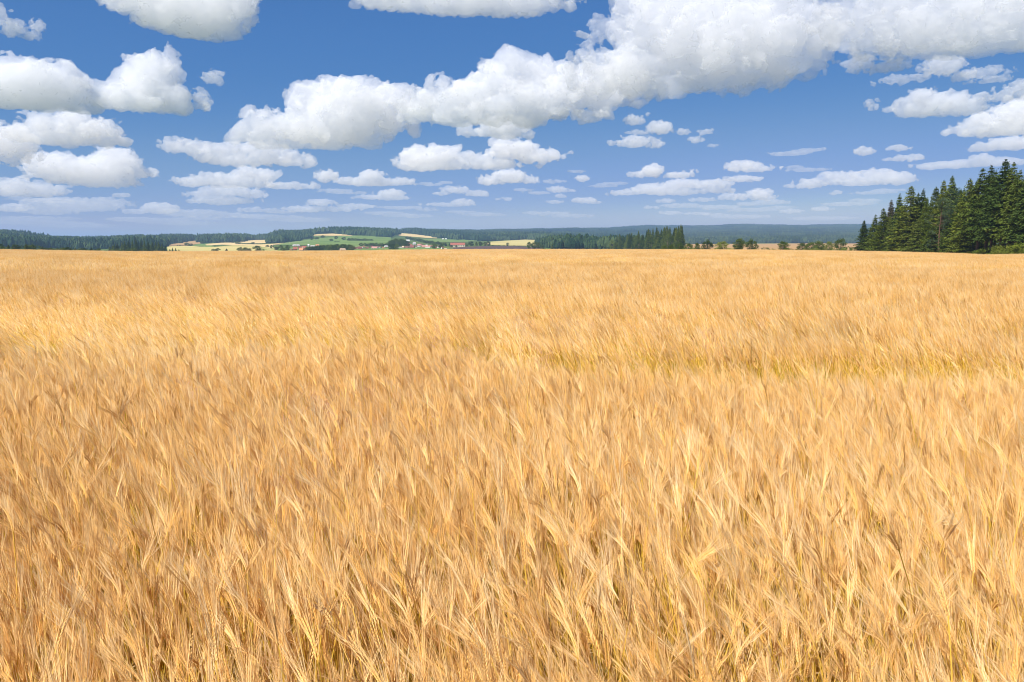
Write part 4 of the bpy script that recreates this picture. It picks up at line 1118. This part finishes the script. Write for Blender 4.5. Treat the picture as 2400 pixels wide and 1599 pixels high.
def build_single_trees():
    # the row of round trees beyond the field, left of the big wood
    row = [(1557, 573, 15, "tall0", "leftmost small dark tree under the tall end of the copse"), (1574, 571, 15, "round2", "yellow green round tree below the tall end of the copse"),
           (1593, 568, 19, "round1", "dark round tree close under the end of the copse"), (1614, 568, 21, "round2", "pale round tree just right of the copse end"),
           (1634, 567, 13, "tall0", "small narrow dark tree in the row beyond the field"), (1658, 560, 28, "round1", "broad domed dark tree in the row between copse and wood"),
           (1692, 563, 33, "round2", "bright green wide round tree in the row between copse and wood"), (1732, 556, 28, "tall0", "tallest dark tree in the middle of the row beyond the field"),
           (1761, 558, 31, "round1", "dark tree with uneven crown joined to the tallest row tree"), (1793, 576, 21, "farbush0", "low dark bush alone before the tan field"),
           (1836, 563, 27, "round2", "pale thin crowned tree alone before the tan field"), (1856, 580, 9, "farbush0", "tiny bush right of the pale thin tree"),
           (1880, 567, 24, "round0", "first mid green tree of the joined group before the tan field"), (1901, 565, 25, "round0", "second mid green tree of the joined group before the tan field"),
           (1919, 562, 26, "tall0", "higher dark tree ending the joined group before the tan field"), (1943, 563, 20, "round0", "small green tree between the joined group and the domed one"),
           (1970, 556, 28, "round0", "high domed green tree nearest the big wood"), (1989, 573, 18, "farbush0", "low dark bush at the left foot of the big wood")]
    for X, top, w, key, lab in row:
        far_tree(key, X, top, 590, w, lab, "round trees in the row beyond the field", r=_tr.uniform(415, 450), name="bush" if "bush" in key else "broadleaf_tree")
    for k, X in enumerate((1562, 1583, 1603, 1624, 1646, 1676, 1712, 1774, 1812, 1846, 1866, 1890, 1912, 1934, 1955, 1978, 1999)):
        far_tree(("shrub0", "shrub1", "shrub2")[k % 3], X, 580 + _tr.uniform(-2.5, 2.5), 590, _tr.uniform(13, 24), "low light green bush filling a gap in the row of round trees", "low bushes between the row trees", r=_tr.uniform(405, 440), name="bush", category="bush")
    # dark clump at the left end of the pale fields
    for k, (X, top) in enumerate([(258, 577), (268, 571), (276, 570), (285, 566), (294, 564), (303, 562), (312, 561), (320, 560), (329, 562), (338, 562.5), (347, 563), (356, 565), (364, 566), (371, 567), (378, 569), (386, 573), (262, 575), (299, 568), (325, 567), (350, 570)]):
        far_tree("farspruce%d" % (k % 3), X + _tr.uniform(-2, 2), top, 590, _tr.uniform(10, 15), "dark conifer in the dense clump left of the pale hill fields", "conifers of the dark clump left of the pale fields", r=_tr.uniform(950, 1100))
    for X, top, w in [(272, 580, 26), (307, 577, 24), (334, 580, 23), (365, 584.5, 15), (383, 584, 9)]:
        far_tree("farbush0", X, top, 590, w, "low rounded bush in front of the dark conifer clump", "bushes before the dark conifer clump", r=_tr.uniform(640, 720), category="bush")
    for k in range(26):
        X = -8 + k * 9.6 + _tr.uniform(-3, 3)
        top = np.interp(X, [0, 60, 90, 110, 160, 175, 230], [570, 571, 570, 577, 578, 577, 580]) + _tr.uniform(-1, 3.5)
        far_tree(("farround0", "farround1", "farbush0", "farspruce1")[k % 4], X, top, 592, _tr.uniform(11, 20), "dark tree in the uneven line along the far left field edge", "trees along the far left field edge", r=_tr.uniform(560, 700))
    for X, top, w in [(398, 583, 7), (404, 580, 7), (411, 581, 7), (419, 584, 6)]:
        far_tree("farspruce0", X, top, 590, w, "small spiky conifer beside the right end of the dark clump", "small conifers right of the dark clump", r=900)
    listed = [  # X, top, base row, width, kind, label, group
        (501, 582.5, 589.5, 13, "farround0", "left bush of the pair in the middle of the pale field", "bushes on the pale hill field"),
        (511, 581, 589.5, 12, "farround1", "right taller bush of the pair in the middle of the pale field", "bushes on the pale hill field"),
        (531, 582.5, 589.5, 9, "farspruce1", "lone pointed little tree on the pale field", "bushes on the pale hill field"),
        (563, 578, 589.5, 15, "farround0", "left dark tree of the thicket on the field edge below the hill", "thicket on the pale field edge"),
        (576, 579, 589.5, 16, "farround1", "middle dark tree of the thicket on the field edge below the hill", "thicket on the pale field edge"),
        (585, 581, 589.5, 10, "farround0", "right low tree of the thicket on the field edge below the hill", "thicket on the pale field edge"),
        (602, 574.5, 589.5, 22, "farround1", "large rounded dark tree right of the thicket on the field edge", "thicket on the pale field edge"),
        (614, 582, 589.5, 12, "farbush0", "low bush at the right foot of the large rounded tree", "thicket on the pale field edge"),
        (438, 568, 576, 12, "farround1", "left tree of the clump by the green wedge field", "hill clumps among the pale fields"),
        (447, 570, 577, 11, "farround0", "right tree of the clump by the green wedge field", "hill clumps among the pale fields"),
        (419, 573, 577, 11, "farbush0", "low bush left of the clump by the green wedge field", "hill clumps among the pale fields"),
        (475, 564, 572, 12, "farround1", "tree on the wood edge above the green wedge field", "hill clumps among the pale fields"),
        (558, 565.5, 573, 14, "farround1", "round tree between two yellow hill fields", "hill clumps among the pale fields"),
        (572, 569, 573, 9, "farbush0", "first hedge bush right of the round hill tree", "hill clumps among the pale fields"),
        (583, 569, 572.5, 10, "farbush0", "second hedge bush right of the round hill tree", "hill clumps among the pale fields"),
        (593, 567, 572.5, 9, "farround0", "taller bush ending the hedge right of the round hill tree", "hill clumps among the pale fields"),
        (619, 569.5, 571.5, 9, "farbush0", "small bush on the yellow field under the wood", "hill clumps among the pale fields"),
        (627, 573, 580, 9, "farround0", "small tree at the left end of the village", "trees left of the village"),
        (637, 573.5, 583, 9, "farround1", "dark tree right of the small one left of the village", "trees left of the village"),
        (648, 577, 587, 12, "farround0", "green tree before the meadow left of the village", "trees left of the village"),
        (658, 573, 588, 13, "farround1", "tall dark tree left of the red brick houses", "trees left of the village"),
        (664, 580, 589, 11, "farround2", "paler round bush before the tall tree left of the houses", "trees left of the village"),
        (674, 573, 588, 13, "farround1", "dark tree close beside the leftmost red houses", "trees left of the village"),
        (783 + 5, 553, 561, 9, "farround1", "tree at the left end of the meadow hedge", "hedge trees on the big green meadow"),
        (776, 559, 566, 11, "farround1", "tree below the left end of the meadow hedge", "hedge trees on the big green meadow"),
        (790, 563.5, 568, 14, "farbush0", "low bush line under the meadow hedge", "hedge trees on the big green meadow"),
        (806, 555, 563, 11, "farround0", "taller rounded tree in the meadow hedge", "hedge trees on the big green meadow"),
        (757, 551, 558, 12, "farround1", "rounded tree under the pale upper field", "hedge trees on the big green meadow"),
        (743, 554.5, 562, 12, "farround0", "tree left of the rounded one under the pale upper field", "hedge trees on the big green meadow"),
        (732, 557, 563, 10, "farround1", "small dark tree at the left top of the big meadow", "hedge trees on the big green meadow"),
        (1019, 569.5, 584, 16, "farround1", "big dark round tree left of the small white house", "trees round the right of the village"),
        (1034, 571.5, 583, 13, "farround0", "dark tree above the small white house", "trees round the right of the village"),
        (1045, 568, 577, 8, "farspruce1", "narrow dark tree left of the long red roofed barn", "trees round the right of the village"),
        (1054, 569, 578, 6, "farround0", "small tree at the left gable of the long barn", "trees round the right of the village"),
        (1058, 573.5, 580, 9, "farround0", "bush before the left end of the long barn", "trees round the right of the village"),
        (1069, 574, 580, 8, "farround1", "bush before the right end of the long barn", "trees round the right of the village"),
        (1092, 569.5, 578, 14, "farround1", "dark tree at the right end of the long barn", "trees round the right of the village"),
        (1104, 564.5, 577, 15, "farround0", "high dark tree right of the long barn", "trees round the right of the village"),
        (1117, 566, 577, 8, "farround1", "narrow tree in the row right of the barn", "trees round the right of the village"),
        (1126, 565, 577, 11, "farround0", "dark round tree in the row right of the barn", "trees round the right of the village"),
        (1136, 566, 577.5, 10, "farround1", "tree before the last one of the row right of the barn", "trees round the right of the village"),
        (1144, 564.5, 577.5, 13, "farround1", "biggest tree ending the row right of the barn", "trees round the right of the village"),
        (1155, 573, 577, 6, "farbush0", "first small bush on the ploughed field edge", "bushes along the ploughed field"),
        (1171, 573.5, 577, 8, "farbush0", "second small bush on the ploughed field edge", "bushes along the ploughed field"),
        (1181, 573.5, 577, 8, "farbush0", "third small bush on the ploughed field edge", "bushes along the ploughed field"),
        (1190, 568, 577, 8, "farround1", "lone round tree on the ploughed field edge", "bushes along the ploughed field"),
        (1206, 574, 578, 7, "farbush0", "bush right of the lone round tree by the ploughed field", "bushes along the ploughed field"),
        (1216, 575.5, 579, 6, "farbush0", "last small bush along the ploughed field", "bushes along the ploughed field"),
        (1241, 565.5, 584, 14, "farround1", "left dark tree of the clump right of the yellow field", "clump right of the yellow field"),
        (1252, 564, 585, 14, "farround0", "middle dark tree of the clump right of the yellow field", "clump right of the yellow field"),
        (1262, 567, 585, 12, "farround1", "right dark tree of the clump right of the yellow field", "clump right of the yellow field"),
        (1272, 572, 586, 11, "farspruce1", "pointed tree between the clump and the copse", "clump right of the yellow field"),
        (1294, 570, 586, 11, "farspruce0", "lone pointed spruce just left of the copse", "clump right of the yellow field")]
    for X, top, base, w, key, lab, grp in listed:
        far_tree(key, X, top, base, w, lab, grp)
    for k in range(8):
        far_tree("farround%d" % (k % 2), 818 + k * 7.4, np.interp(k, [0, 3, 7], [557, 558, 560]) + _tr.uniform(-1, 1), 565, 11, "dark tree in the long hedge across the big green meadow", "trees of the long meadow hedge")
    for k in range(15):
        X = 722 + k * 7.6
        far_tree("farround%d" % (k % 2), X + _tr.uniform(-2, 2), np.interp(X, [720, 740, 770, 790, 812, 830], [577, 573, 570, 571, 569, 572]) + _tr.uniform(-.8, 1.5), 588, _tr.uniform(13, 18), "dark leafy tree in the thick belt hiding the middle of the village", "trees of the belt in the middle of the village")
    for k in range(9):
        X = 914 + (k * 5.1)
        far_tree("farround%d" % (k % 2), X, np.interp(X, [914, 925, 940, 955], [562, 557, 556, 561]) + _tr.uniform(-1, 2), 580, _tr.uniform(12, 16), "dark leafy tree in the tall group above the village houses", "trees of the tall group above the village")
    for k in range(4):
        far_tree("farround%d" % (k % 2), 915 + k * 5, 569 + _tr.uniform(0, 4), 586, 12, "dark tree in the clump left of the village red roofs", "trees of the clump in the village")
    for k in range(16):
        X = 846 + k * 4.6
        far_tree(("farround0", "farround2", "farround1")[k % 3], X, 569 + _tr.uniform(-1.5, 3.5), 578, _tr.uniform(7, 11), "small garden tree behind the village houses left of the tall group", "garden trees behind the left village houses")
    for k in range(14):
        X = 955 + k * 6.5
        far_tree("farround%d" % (k % 2), X, np.interp(X, [955, 1000, 1046], [553, 562, 569]) + _tr.uniform(-1, 1.5), np.interp(X, [955, 1000, 1046], [561, 571, 576]), _tr.uniform(8, 12), "small tree in the hedge line above the right village houses", "trees of the hedge above the right village houses")

def build_copse():
    rng = random.Random(9)
    prof = ([1300, 1319, 1349, 1408, 1465, 1508, 1540, 1572, 1595, 1604], [574, 568, 564, 555, 547, 540, 534, 531, 527, 528])
    for rowk in range(3):
        n = 40
        for k in range(n):
            t = min(1.0, max(0.0, (k + .5 * (rowk % 2) + rng.uniform(-.9, .9)) / n)) if k < n - 1 else (n - 1) / n
            X = 1306 + t * 298 + rng.uniform(-2.5, 2.5)
            r = 1450 * (1 - t) + 700 * t + rowk * 14
            top = np.interp(X, *prof) + rng.uniform(-3.5, 10) + (2 - rowk) * 2.6 * rng.random()
            key = rng.choice(["farspruce0", "farspruce1", "farspruce2", "farspruce0"])
            if rowk < 2 and rng.random() < .22: key, top = rng.choice(["farround2", "farround2", "farround0"]), top + rng.uniform(2, 14)
            w = max(9, (586 - top) * .34) * rng.uniform(.85, 1.7)
            if k == n - 1 and rowk == 0: lab = "tall dark spruce closing the copse at its right end"; top = 528
            elif "round" in key: lab = "lighter leafy tree along the foot of the middle copse"
            else: lab = "dark spruce in the dense copse that rises to the right mid distance"
            far_tree(key, X, top, 588, w, lab, "trees of the middle distance copse", r=r)

WALLS, ROOFS = {}, {}
def plain(name, col, amt=.15):
    m, ns, ls = new_mat(name)
    out = ns.new('ShaderNodeOutputMaterial'); geo = ns.new('ShaderNodeNewGeometry')
    n1 = node(ns, 'ShaderNodeTexNoise', Scale=.8, Detail=4.0); ls.new(geo.outputs['Position'], n1.inputs['Vector'])
    cr = ramp(ns, [(.3, tuple(c * (1 - amt) for c in col)), (.7, tuple(min(1, c * (1 + amt)) for c in col))]); ls.new(n1.outputs[0], cr.inputs[0])
    df = ns.new('ShaderNodeBsdfDiffuse'); ls.new(cr.outputs[0], df.inputs['Color']); ls.new(df.outputs[0], out.inputs['Surface'])
    return m
def box(S, x0, x1, y0, y1, z0, z1, mat=0):
    S.add([np.array(p, float) for p in ((x0,y0,z0),(x1,y0,z0),(x1,y1,z0),(x0,y1,z0),(x0,y0,z1),(x1,y0,z1),(x1,y1,z1),(x0,y1,z1))],
          [(0,3,2,1),(4,5,6,7),(0,1,5,4),(1,2,6,5),(2,3,7,6),(3,0,4,7)], mat)
HOUSES = [  # X, foot row, width px, wall px, roof px, wall colour, roof colour, label
    (692, 588, 11, 5, 6, "brick", "red", "tall red brick house at the left end of the village"),
    (703, 585, 9, 3.5, 5, "tan", "darkred", "house with a dark red roof behind the tall brick house"),
    (707, 589, 11, 4, 5.5, "tan", "orange", "house with a bright orange roof nearest the field"),
    (715, 587, 8, 6, 6, "brick", "red", "narrow tall red house right of the orange roof"),
    (694, 577, 18, 1.6, 2.6, "white", "grey", "long low shed with a pale roof above the brick house"),
    (723, 578, 4, 3.5, 3, "white", "white", "small white building with a pale pointed roof at the village"),
    (733, 580, 12, 3, 2.4, "white", "grey", "pale house wall showing above the trees right of the white building"),
    (744, 578.5, 9, 2.6, 4, "white", "orange", "house with an orange roof above the dark belt of trees"),
    (803, 588.5, 15, 4, 3.4, "pink", "tan", "low pinkish house standing alone at the field edge"),
    (828, 585.5, 17, 2.6, 5, "white", "darkred", "long dark red roofed house right of the tree belt"),
    (843, 584.5, 12, 2.6, 5, "tan", "darkred", "dark red roofed house next to the long one"),
    (861, 583.5, 10, 2, 3.6, "brick", "brown", "small brown roofed house in the left village row"),
    (879, 583.8, 17, 2.8, 4, "white", "pink", "house with a faded pink roof and white wall in the left village row"),
    (905, 579.5, 9, 1.6, 3, "white", "grey", "pale roofed house among the garden trees"),
    (915, 582.5, 3.6, 2.6, 1.4, "white", "white", "tiny white hut on the green strip"),
    (936, 582.5, 13, 2.6, 1.4, "cream", "grey", "long low cream building left of the red roofs"),
    (945, 583, 6, 4.5, 3, "tan", "tan", "tan gabled house beside the long low cream building"),
    (956, 568, 9, 4, 3.4, "white", "white", "bright white house highest above the village roofs"),
    (957, 576, 8, 4, 5, "brick", "red", "red roofed house just below the bright white house"),
    (953, 582.3, 13, 2, 4.6, "brick", "brown", "brown roofed house in front of the red one"),
    (966, 582.3, 13, 3, 6, "tan", "darkred", "house with a deep red hipped roof in the right village"),
    (971, 573.5, 8, 3, 4, "white", "grey", "pale gabled house behind the deep red roof"),
    (982, 578.5, 9, 4, 4, "white", "pink", "white gabled house between the red and pink roofs"),
    (993, 580.5, 11, 2.6, 4.4, "tan", "pink", "house with a pinkish roof left of the long white walled one"),
    (1004, 581.6, 16, 3.6, 3.4, "white", "pink", "long pink roofed house with white wall and two light windows"),
    (1028, 582, 5, 4, 4, "white", "brown", "small bright white house beside the big dark tree"),
    (1037, 584.5, 7, 4, 3, "white", "brown", "little dark roofed house by the ploughed field"),
    (1044, 585.6, 8, 2.2, 1.6, "pink", "tan", "low pinkish shed by the ploughed field"),
    (1073, 579.5, 35, 5.4, 5, "cream", "red", "long cream barn with a red roof at the right of the village"),
    (1038, 562, 4.4, 2, 1.6, "white", "white", "left small white house on the slope under the far wood"),
    (1045, 562, 4.4, 2, 1.6, "white", "white", "right small white house on the slope under the far wood"),
    (683, 588.5, 6, 2.6, 3, "tan", "brown", "small brown roofed house left of the tall brick house"),
    (710, 581, 5, 2, 3, "white", "red", "tiny red roofed house behind the narrow red house"),
    (728, 583, 5, 2, 3, "tan", "darkred", "tiny dark roofed house peeping from the tree belt's left end"),
    (752, 580, 5, 1.8, 2.4, "white", "red", "tiny red roofed house peeping above the tree belt"),
    (852, 581, 5, 2, 3, "white", "red", "tiny red gabled house behind the dark red roofs"),
    (871, 580.5, 5, 2, 3, "tan", "darkred", "tiny dark roofed house behind the faded pink roof"),
    (890, 581, 6, 2, 2.8, "white", "brown", "tiny brown roofed house right of the faded pink roof"),
    (898, 583.2, 5, 2, 2.6, "pink", "red", "tiny pinkish house at the right end of the left village row"),
    (963, 577, 5, 2.4, 3, "white", "red", "tiny red roofed house right of the one below the bright white house"),
    (975, 580, 5, 2.4, 3.4, "white", "brown", "tiny brown gable between the deep red and white gabled houses"),
    (988, 576, 5, 2, 3, "tan", "darkred", "tiny dark roof above the pinkish roofed house"),
    (1000, 577.5, 5, 2, 2.6, "white", "grey", "tiny pale roof behind the long pink roofed house"),
    (1013, 579, 5, 2, 2.8, "tan", "red", "tiny red roof at the right end of the long pink roofed house"),
    (1022, 583, 5, 2, 2.6, "white", "darkred", "tiny dark roofed house left of the small bright white house"),
    (914, 546, 6, 2, 1.4, "pink", "pink", "left pinkish house on the hilltop by the wood"),
    (921, 545.8, 4.4, 1.8, 1.2, "pink", "grey", "right small house on the hilltop by the wood")]
def build_village():
    for k, c in (("brick", (.34, .15, .10)), ("tan", (.48, .38, .26)), ("white", (.82, .80, .75)), ("pink", (.55, .38, .30)), ("cream", (.64, .56, .40))): WALLS[k] = plain(k + "_render", c)
    for k, c in (("red", (.33, .12, .085)), ("darkred", (.21, .085, .075)), ("orange", (.52, .25, .13)), ("grey", (.50, .46, .44)), ("white", (.70, .68, .66)), ("brown", (.17, .09, .065)), ("pink", (.46, .24, .20)), ("tan", (.50, .36, .25))): ROOFS[k] = plain(k + "_roof_tiles", c, .22)
    m_win = plain("dark_window_glass", (.05, .055, .065)); m_light = plain("white_window", (.75, .74, .72)); m_brick = plain("chimney_brick", (.30, .13, .09))  # plain white windows for the long pink roofed house
    rng = random.Random(12)
    for X, base, w, wh, rh, wc, rc, lab in HOUSES:
        p, r = ground_at(X, base)
        s = r / FPX
        k_ = .95 if w > 30 else .78
        W, Hh, Rh = w * s * k_, wh * s * k_ + .6, rh * s * k_
        barn = w > 30
        D = max(W * (.33 if barn else .7), 4.0)
        root = link("barn" if barn else "house", None, loc=p - Vector((0, 0, .6)))
        az = x_to_az(X)
        root.rotation_euler = (0, 0, -az + (rng.uniform(-.12, .05) if barn else rng.uniform(-.45, .45)))
        tag(root, lab, "barn" if barn else "house", "houses of the village")
        S = Soup(); x0, x1, y0, y1 = -W / 2, W / 2, -D / 2, D / 2
        V = [np.array(q, float) for q in ((x0,y0,0),(x1,y0,0),(x1,y1,0),(x0,y1,0),(x0,y0,Hh),(x1,y0,Hh),(x1,y1,Hh),(x0,y1,Hh),(x0,0,Hh+Rh*.96),(x1,0,Hh+Rh*.96))]
        S.add(V, [(0,1,5,4),(2,3,7,6),(1,2,6,9,5),(3,0,4,8,7)], 0)
        link("wall", S.mesh("wall", [WALLS[wc]]), root)
        S = Soup(); e = .35; a, b = x0 - e, x1 + e; c, d = y0 - e, y1 + e; lo = Hh - e * Rh / (D / 2); t = .18
        S.add([np.array(q, float) for q in ((a,c,lo),(b,c,lo),(b,0,Hh+Rh),(a,0,Hh+Rh),(b,d,lo),(a,d,lo),(a,c,lo+t),(b,c,lo+t),(b,0,Hh+Rh+t),(a,0,Hh+Rh+t),(b,d,lo+t),(a,d,lo+t))],
              [(0,3,2,1),(3,5,4,2),(6,7,8,9),(9,8,10,11),(0,1,7,6),(4,5,11,10),(1,2,8,7),(2,4,10,8),(3,0,6,9),(5,3,9,11)], 0)
        roof = link("roof", S.mesh("roof", [ROOFS[rc]]), root)
        if w > 7 and not barn:
            S = Soup(); cx = W * rng.uniform(-.3, .3); box(S, cx - .35, cx + .35, .4, 1.1, Hh + Rh * .55, Hh + Rh + 1.1); link("chimney", S.mesh("chimney", [m_brick]), roof)
        if w > 6:
            n = 6 if barn else (2 if "two light" in lab else 3)
            for k in range(n):
                S = Soup(); xc = x0 + W * (k + .5) / n; hw = min(.9, W / n * .22)
                box(S, xc - hw, xc + hw, y0 - .06, y0 + .1, Hh * .42, Hh * .42 + min(1.6, Hh * .4)); link("window", S.mesh("window", [m_light if "two light" in lab else m_win]), root)
    # slender tower with a white ball above the wood on the hill
    p, r = ground_at(818, 550)
    az = x_to_az(818); p = Vector((math.sin(az) * 3000, math.cos(az) * 3000, float(ground_polar(np.array([az]), np.array([3000.0]))[0])))
    root = link("water_tower", None, loc=p); tag(root, "slender water tower with a white ball above the hilltop wood", "water tower")
    top = EYE + 3000 * az_el(818, 534)[1] - p.z
    S = Soup(); S.tube([np.array([0, 0, 0.0]), np.array([0, 0, top])], [1.3, .9], 0, 10); link("shaft", S.mesh("shaft", [WALLS["white"]]), root)
    S = Soup(); ang = np.linspace(-math.pi / 2, math.pi / 2, 9)
    S.tube([np.array([0, 0, top + 3.4 * math.sin(q)]) for q in ang], [max(.02, 3.6 * math.cos(q)) for q in ang], 0, 14); link("tank", S.mesh("tank", [WALLS["white"]], True), root)

# ------------------------------------------------------------------ the wood at the right
def build_wood():
    rng = random.Random(31)
    G = "trees of the wood at the right field edge"
    def edge_point(X, back):
        az = x_to_az(X); r = float(edge_r(np.array([az]))[0]) + back
        return Vector((math.sin(az) * r, math.cos(az) * r, float(ground_polar(np.array([az]), np.array([r]))[0]) - .2)), r
    def put(key, X, top, back, wpx, lab, name="spruce_tree", rz=None):
        p, r = edge_point(X, back)
        h = EYE + r * az_el(X, top)[1] - p.z
        plant(key, name, p, h, None if wpx is None else wpx * r / FPX, rng.uniform(0, 6.28) if rz is None else rz, lab, "tree", G)
    put("edge0", 2024, 517, 8, 44, "small spruce with a thin pointed tip at the left end of the wood")
    put("edge1", 2049, 504, 8, 52, "dense young spruce second from the left end of the wood")
    put("larch0", 2072, 489, 9, 60, "soft green larch right of the two small spruces at the wood's left end", "larch_tree")
    put("dead0", 2085, 469, 18, 42, "greyish half bare spruce tip behind the first larch")
    put("slim0", 2102, 455, 20, 44, "narrow dark spruce tip rising behind the bright larch")
    put("larch1", 2126, 438, 8, 84, "tall bright yellow green larch with foliage down to the barley", "larch_tree")
    put("edge2", 2146, 452, 16, 60, "dark spruce between the bright larch and the pines")
    put("high0", 2159, 443, 20, 50, "dark pointed spruce standing behind the edge trees left of the pine")
    put("larch2", 2182, 439, 12, 66, "green larch just left of the bare trunked pine", "larch_tree")
    put("edge3", 2108, 505, 4, 58, "lower blue green spruce in front of the bright larch")
    put("edge0", 2150, 512, 3, 64, "bushy low spruce in front of the left wood edge")
    put("edge2", 2182, 528, 3, 56, "low spruce with drooping boughs at the left foot of the pine")
    put("pine0", 2201, 462, 4, 62, "pine with orange bare trunk and blue green crown at the wood edge", "pine_tree", 1.0)
    put("larch0", 2208, 424, 16, 66, "tall feathery larch right behind the pine", "larch_tree")
    put("high1", 2222, 413, 18, 56, "dark spruce with a narrow black tip above the pine")
    put("edge1", 2228, 500, 6, 60, "mid height green spruce right of the pine trunk")
    put("pine1", 2238, 442, 14, 64, "second pine half hidden right of the front pine", "pine_tree")
    put("larch1", 2262, 421, 10, 78, "broad green larch before the tallest spruces", "larch_tree")
    put("edge0", 2254, 500, 7, 62, "leafy lower spruce with branches near the ground left of the bare trunks")
    put("high2", 2290, 396, 8, 84, "tall dark spruce with a pagoda tip, first of the high ones")
    put("high0", 2308, 389, 10, 78, "tall spruce with forked ragged tip beside the pagoda tipped one")
    put("high3", 2324, 401, 12, 70, "dark spruce a little lower than its neighbours in the high group")
    put("high1", 2345, 375, 8, 88, "highest spruce of the wood with a black spire")
    put("high2", 2363, 382, 11, 76, "second highest spruce close right of the highest spire")
    put("high0", 2381, 400, 8, 76, "ragged topped spruce near the right picture edge")
    put("dead0", 2390, 411, 24, 50, "pale grey spruce tip peeping behind the right spruces")
    put("high3", 2403, 404, 8, 78, "dark spruce cut by the right picture edge")
    for X, top in ((2432, 392), (2466, 386), (2500, 380), (2545, 370)):
        put(("high0", "high1", "high2", "high3")[(X // 3) % 4], X, top, 8 + rng.uniform(0, 5), 80, "tall dark spruce just outside the right picture edge")
    for k in range(11):                                     # fuller edge between the ones one can tell apart
        X = 2040 + k * 20.5 + rng.uniform(-6, 6)
        top = np.interp(X, [2040, 2100, 2200, 2290, 2400], [522, 482, 452, 428, 424]) + rng.uniform(0, 40)
        put(("edge0", "larch1", "edge1", "edge2", "larch2")[k % 5] if X < 2280 else ("high2", "high0")[k % 2], X, top, rng.uniform(9, 20), None, "leafy green conifer filling the edge of the wood between taller ones")
    for k in range(44):                                     # the dark inside
        X = 2042 + k * 11.5 + rng.uniform(-5, 5)
        top = np.interp(X, [2040, 2100, 2200, 2290, 2400, 2560], [530, 478, 438, 418, 412, 400]) + rng.uniform(-2, 18)
        put(("high0", "high1", "high2", "high3", "edge3")[k % 5], X, top, rng.uniform(24, 62), None, "dark spruce deep inside the wood behind the edge trees")
    GS = "bright shrubs at the right foot of the wood"
    for X, top, w, key, lab in ((2264, 588, 26, "shrub0", "lowest bright sapling at the foot of the first bare trunks"), (2283, 583, 34, "shrub1", "small bright shrub left in the shrub bank under the bare trunks"),
                               (2306, 578, 44, "shrub2", "light green shrub in front of the bare spruce trunks"), (2330, 573, 48, "shrub0", "rounded light green shrub in the middle of the shrub bank"),
                               (2352, 568, 50, "shrub1", "mid green shrub right of the middle of the shrub bank"), (2374, 562, 54, "shrub2", "tall light shrub near the right picture edge"),
                               (2398, 557, 56, "shrub0", "highest shrub cut by the right picture edge"), (2428, 555, 60, "shrub2", "shrub just outside the right picture edge"),
                               (2340, 583, 40, "shrub2", "low front shrub before the middle of the shrub bank"), (2384, 580, 46, "shrub0", "low front shrub before the right part of the shrub bank")):
        p, r = edge_point(X, 3.0 + rng.uniform(-1, 1))
        h = EYE + r * az_el(X, top)[1] - p.z
        plant(key, "shrub", p, max(h, .9), w * r / FPX, rng.uniform(0, 6), lab, "shrub", GS)
    # light grass along the foot of the wood
    mg = leaf_material("edge_grass", (.10, .14, .02), (.19, .22, .04), (.32, .30, .08), .35)
    g = np.random.RandomState(8); protos = []
    for i in range(4):
        S = Soup()
        for k in range(60):
            p = np.array([g.uniform(-.7, .7), g.uniform(-.4, .4), 0.0]); hgt = g.uniform(.6, 1.25); d = np.array([g.normal(0, .25), g.normal(0, .25), 1.0])
            S.ribbon([p, p + d * hgt * .6, p + d * hgt + np.array([g.normal(0, .12), g.normal(0, .12), -.1])], [.05, .04, .01], nrm(np.array([1.0, g.normal(0, .6), 0])), 0)
        protos.append(S.mesh("grass_tuft", [mg]))
    n = 1100; X = g.uniform(2030, 2520, n); az = np.array([x_to_az(v) for v in X]); r = edge_r(az) + 1.0 + g.exponential(1.6, n)
    o = scatter("grass", np.stack([np.sin(az) * r, np.cos(az) * r, ground_polar(az, r) - .05], 1), np.stack([np.zeros(n), np.zeros(n), g.uniform(0, 6.28, n)], 1),
                (g.uniform(.7, 1.2, n) * np.interp(X, [2030, 2250, 2400], [.8, 1.0, 1.25]))[:, None] * np.ones((1, 3)), g.randint(0, 4, n), protos)
    tag(o, "pale green uncut grass along the foot of the wood", "grass", kind="stuff")
    for X, top in ((2060, 582), (2094, 585), (2132, 584), (2165, 586), (2214, 585), (2238, 584)):
        p, r = edge_point(X, 2.5)
        h = EYE + r * az_el(X, top)[1] - p.z
        plant("shrub1", "shrub", p, max(h, .9), rng.uniform(16, 30) * r / FPX, rng.uniform(0, 6), "little green shrub where the left wood meets the barley", "shrub", "little shrubs along the left wood foot")
# ------------------------------------------------------------------ assembly
def build_haze():
    m, ns, ls = new_mat("thin_air")
    out = ns.new('ShaderNodeOutputMaterial')
    v = node(ns, 'ShaderNodeVolumePrincipled', Density=HAZE)
    v.inputs['Color'].default_value = (.40, .61, .95, 1)
    v.inputs['Anisotropy'].default_value = .1
    ls.new(v.outputs[0], out.inputs['Volume'])
    S = Soup(); box(S, -65000, 65000, -65000, 65000, -14, 235)
    o = link("haze", S.mesh("haze", [m]))
    tag(o, kind="stuff", label="thin blue summer haze over the land")
HAZE = 1.1e-4
build_ground()
for nm, st, mt in FIELDS: drape(nm, st, mt)
build_clouds()
make_tree_kinds()
build_forests()
build_single_trees()
build_copse()
build_village()
build_wood()
build_barley(ground_z, edge_r)
build_wild_grass(ground_z)
build_haze()
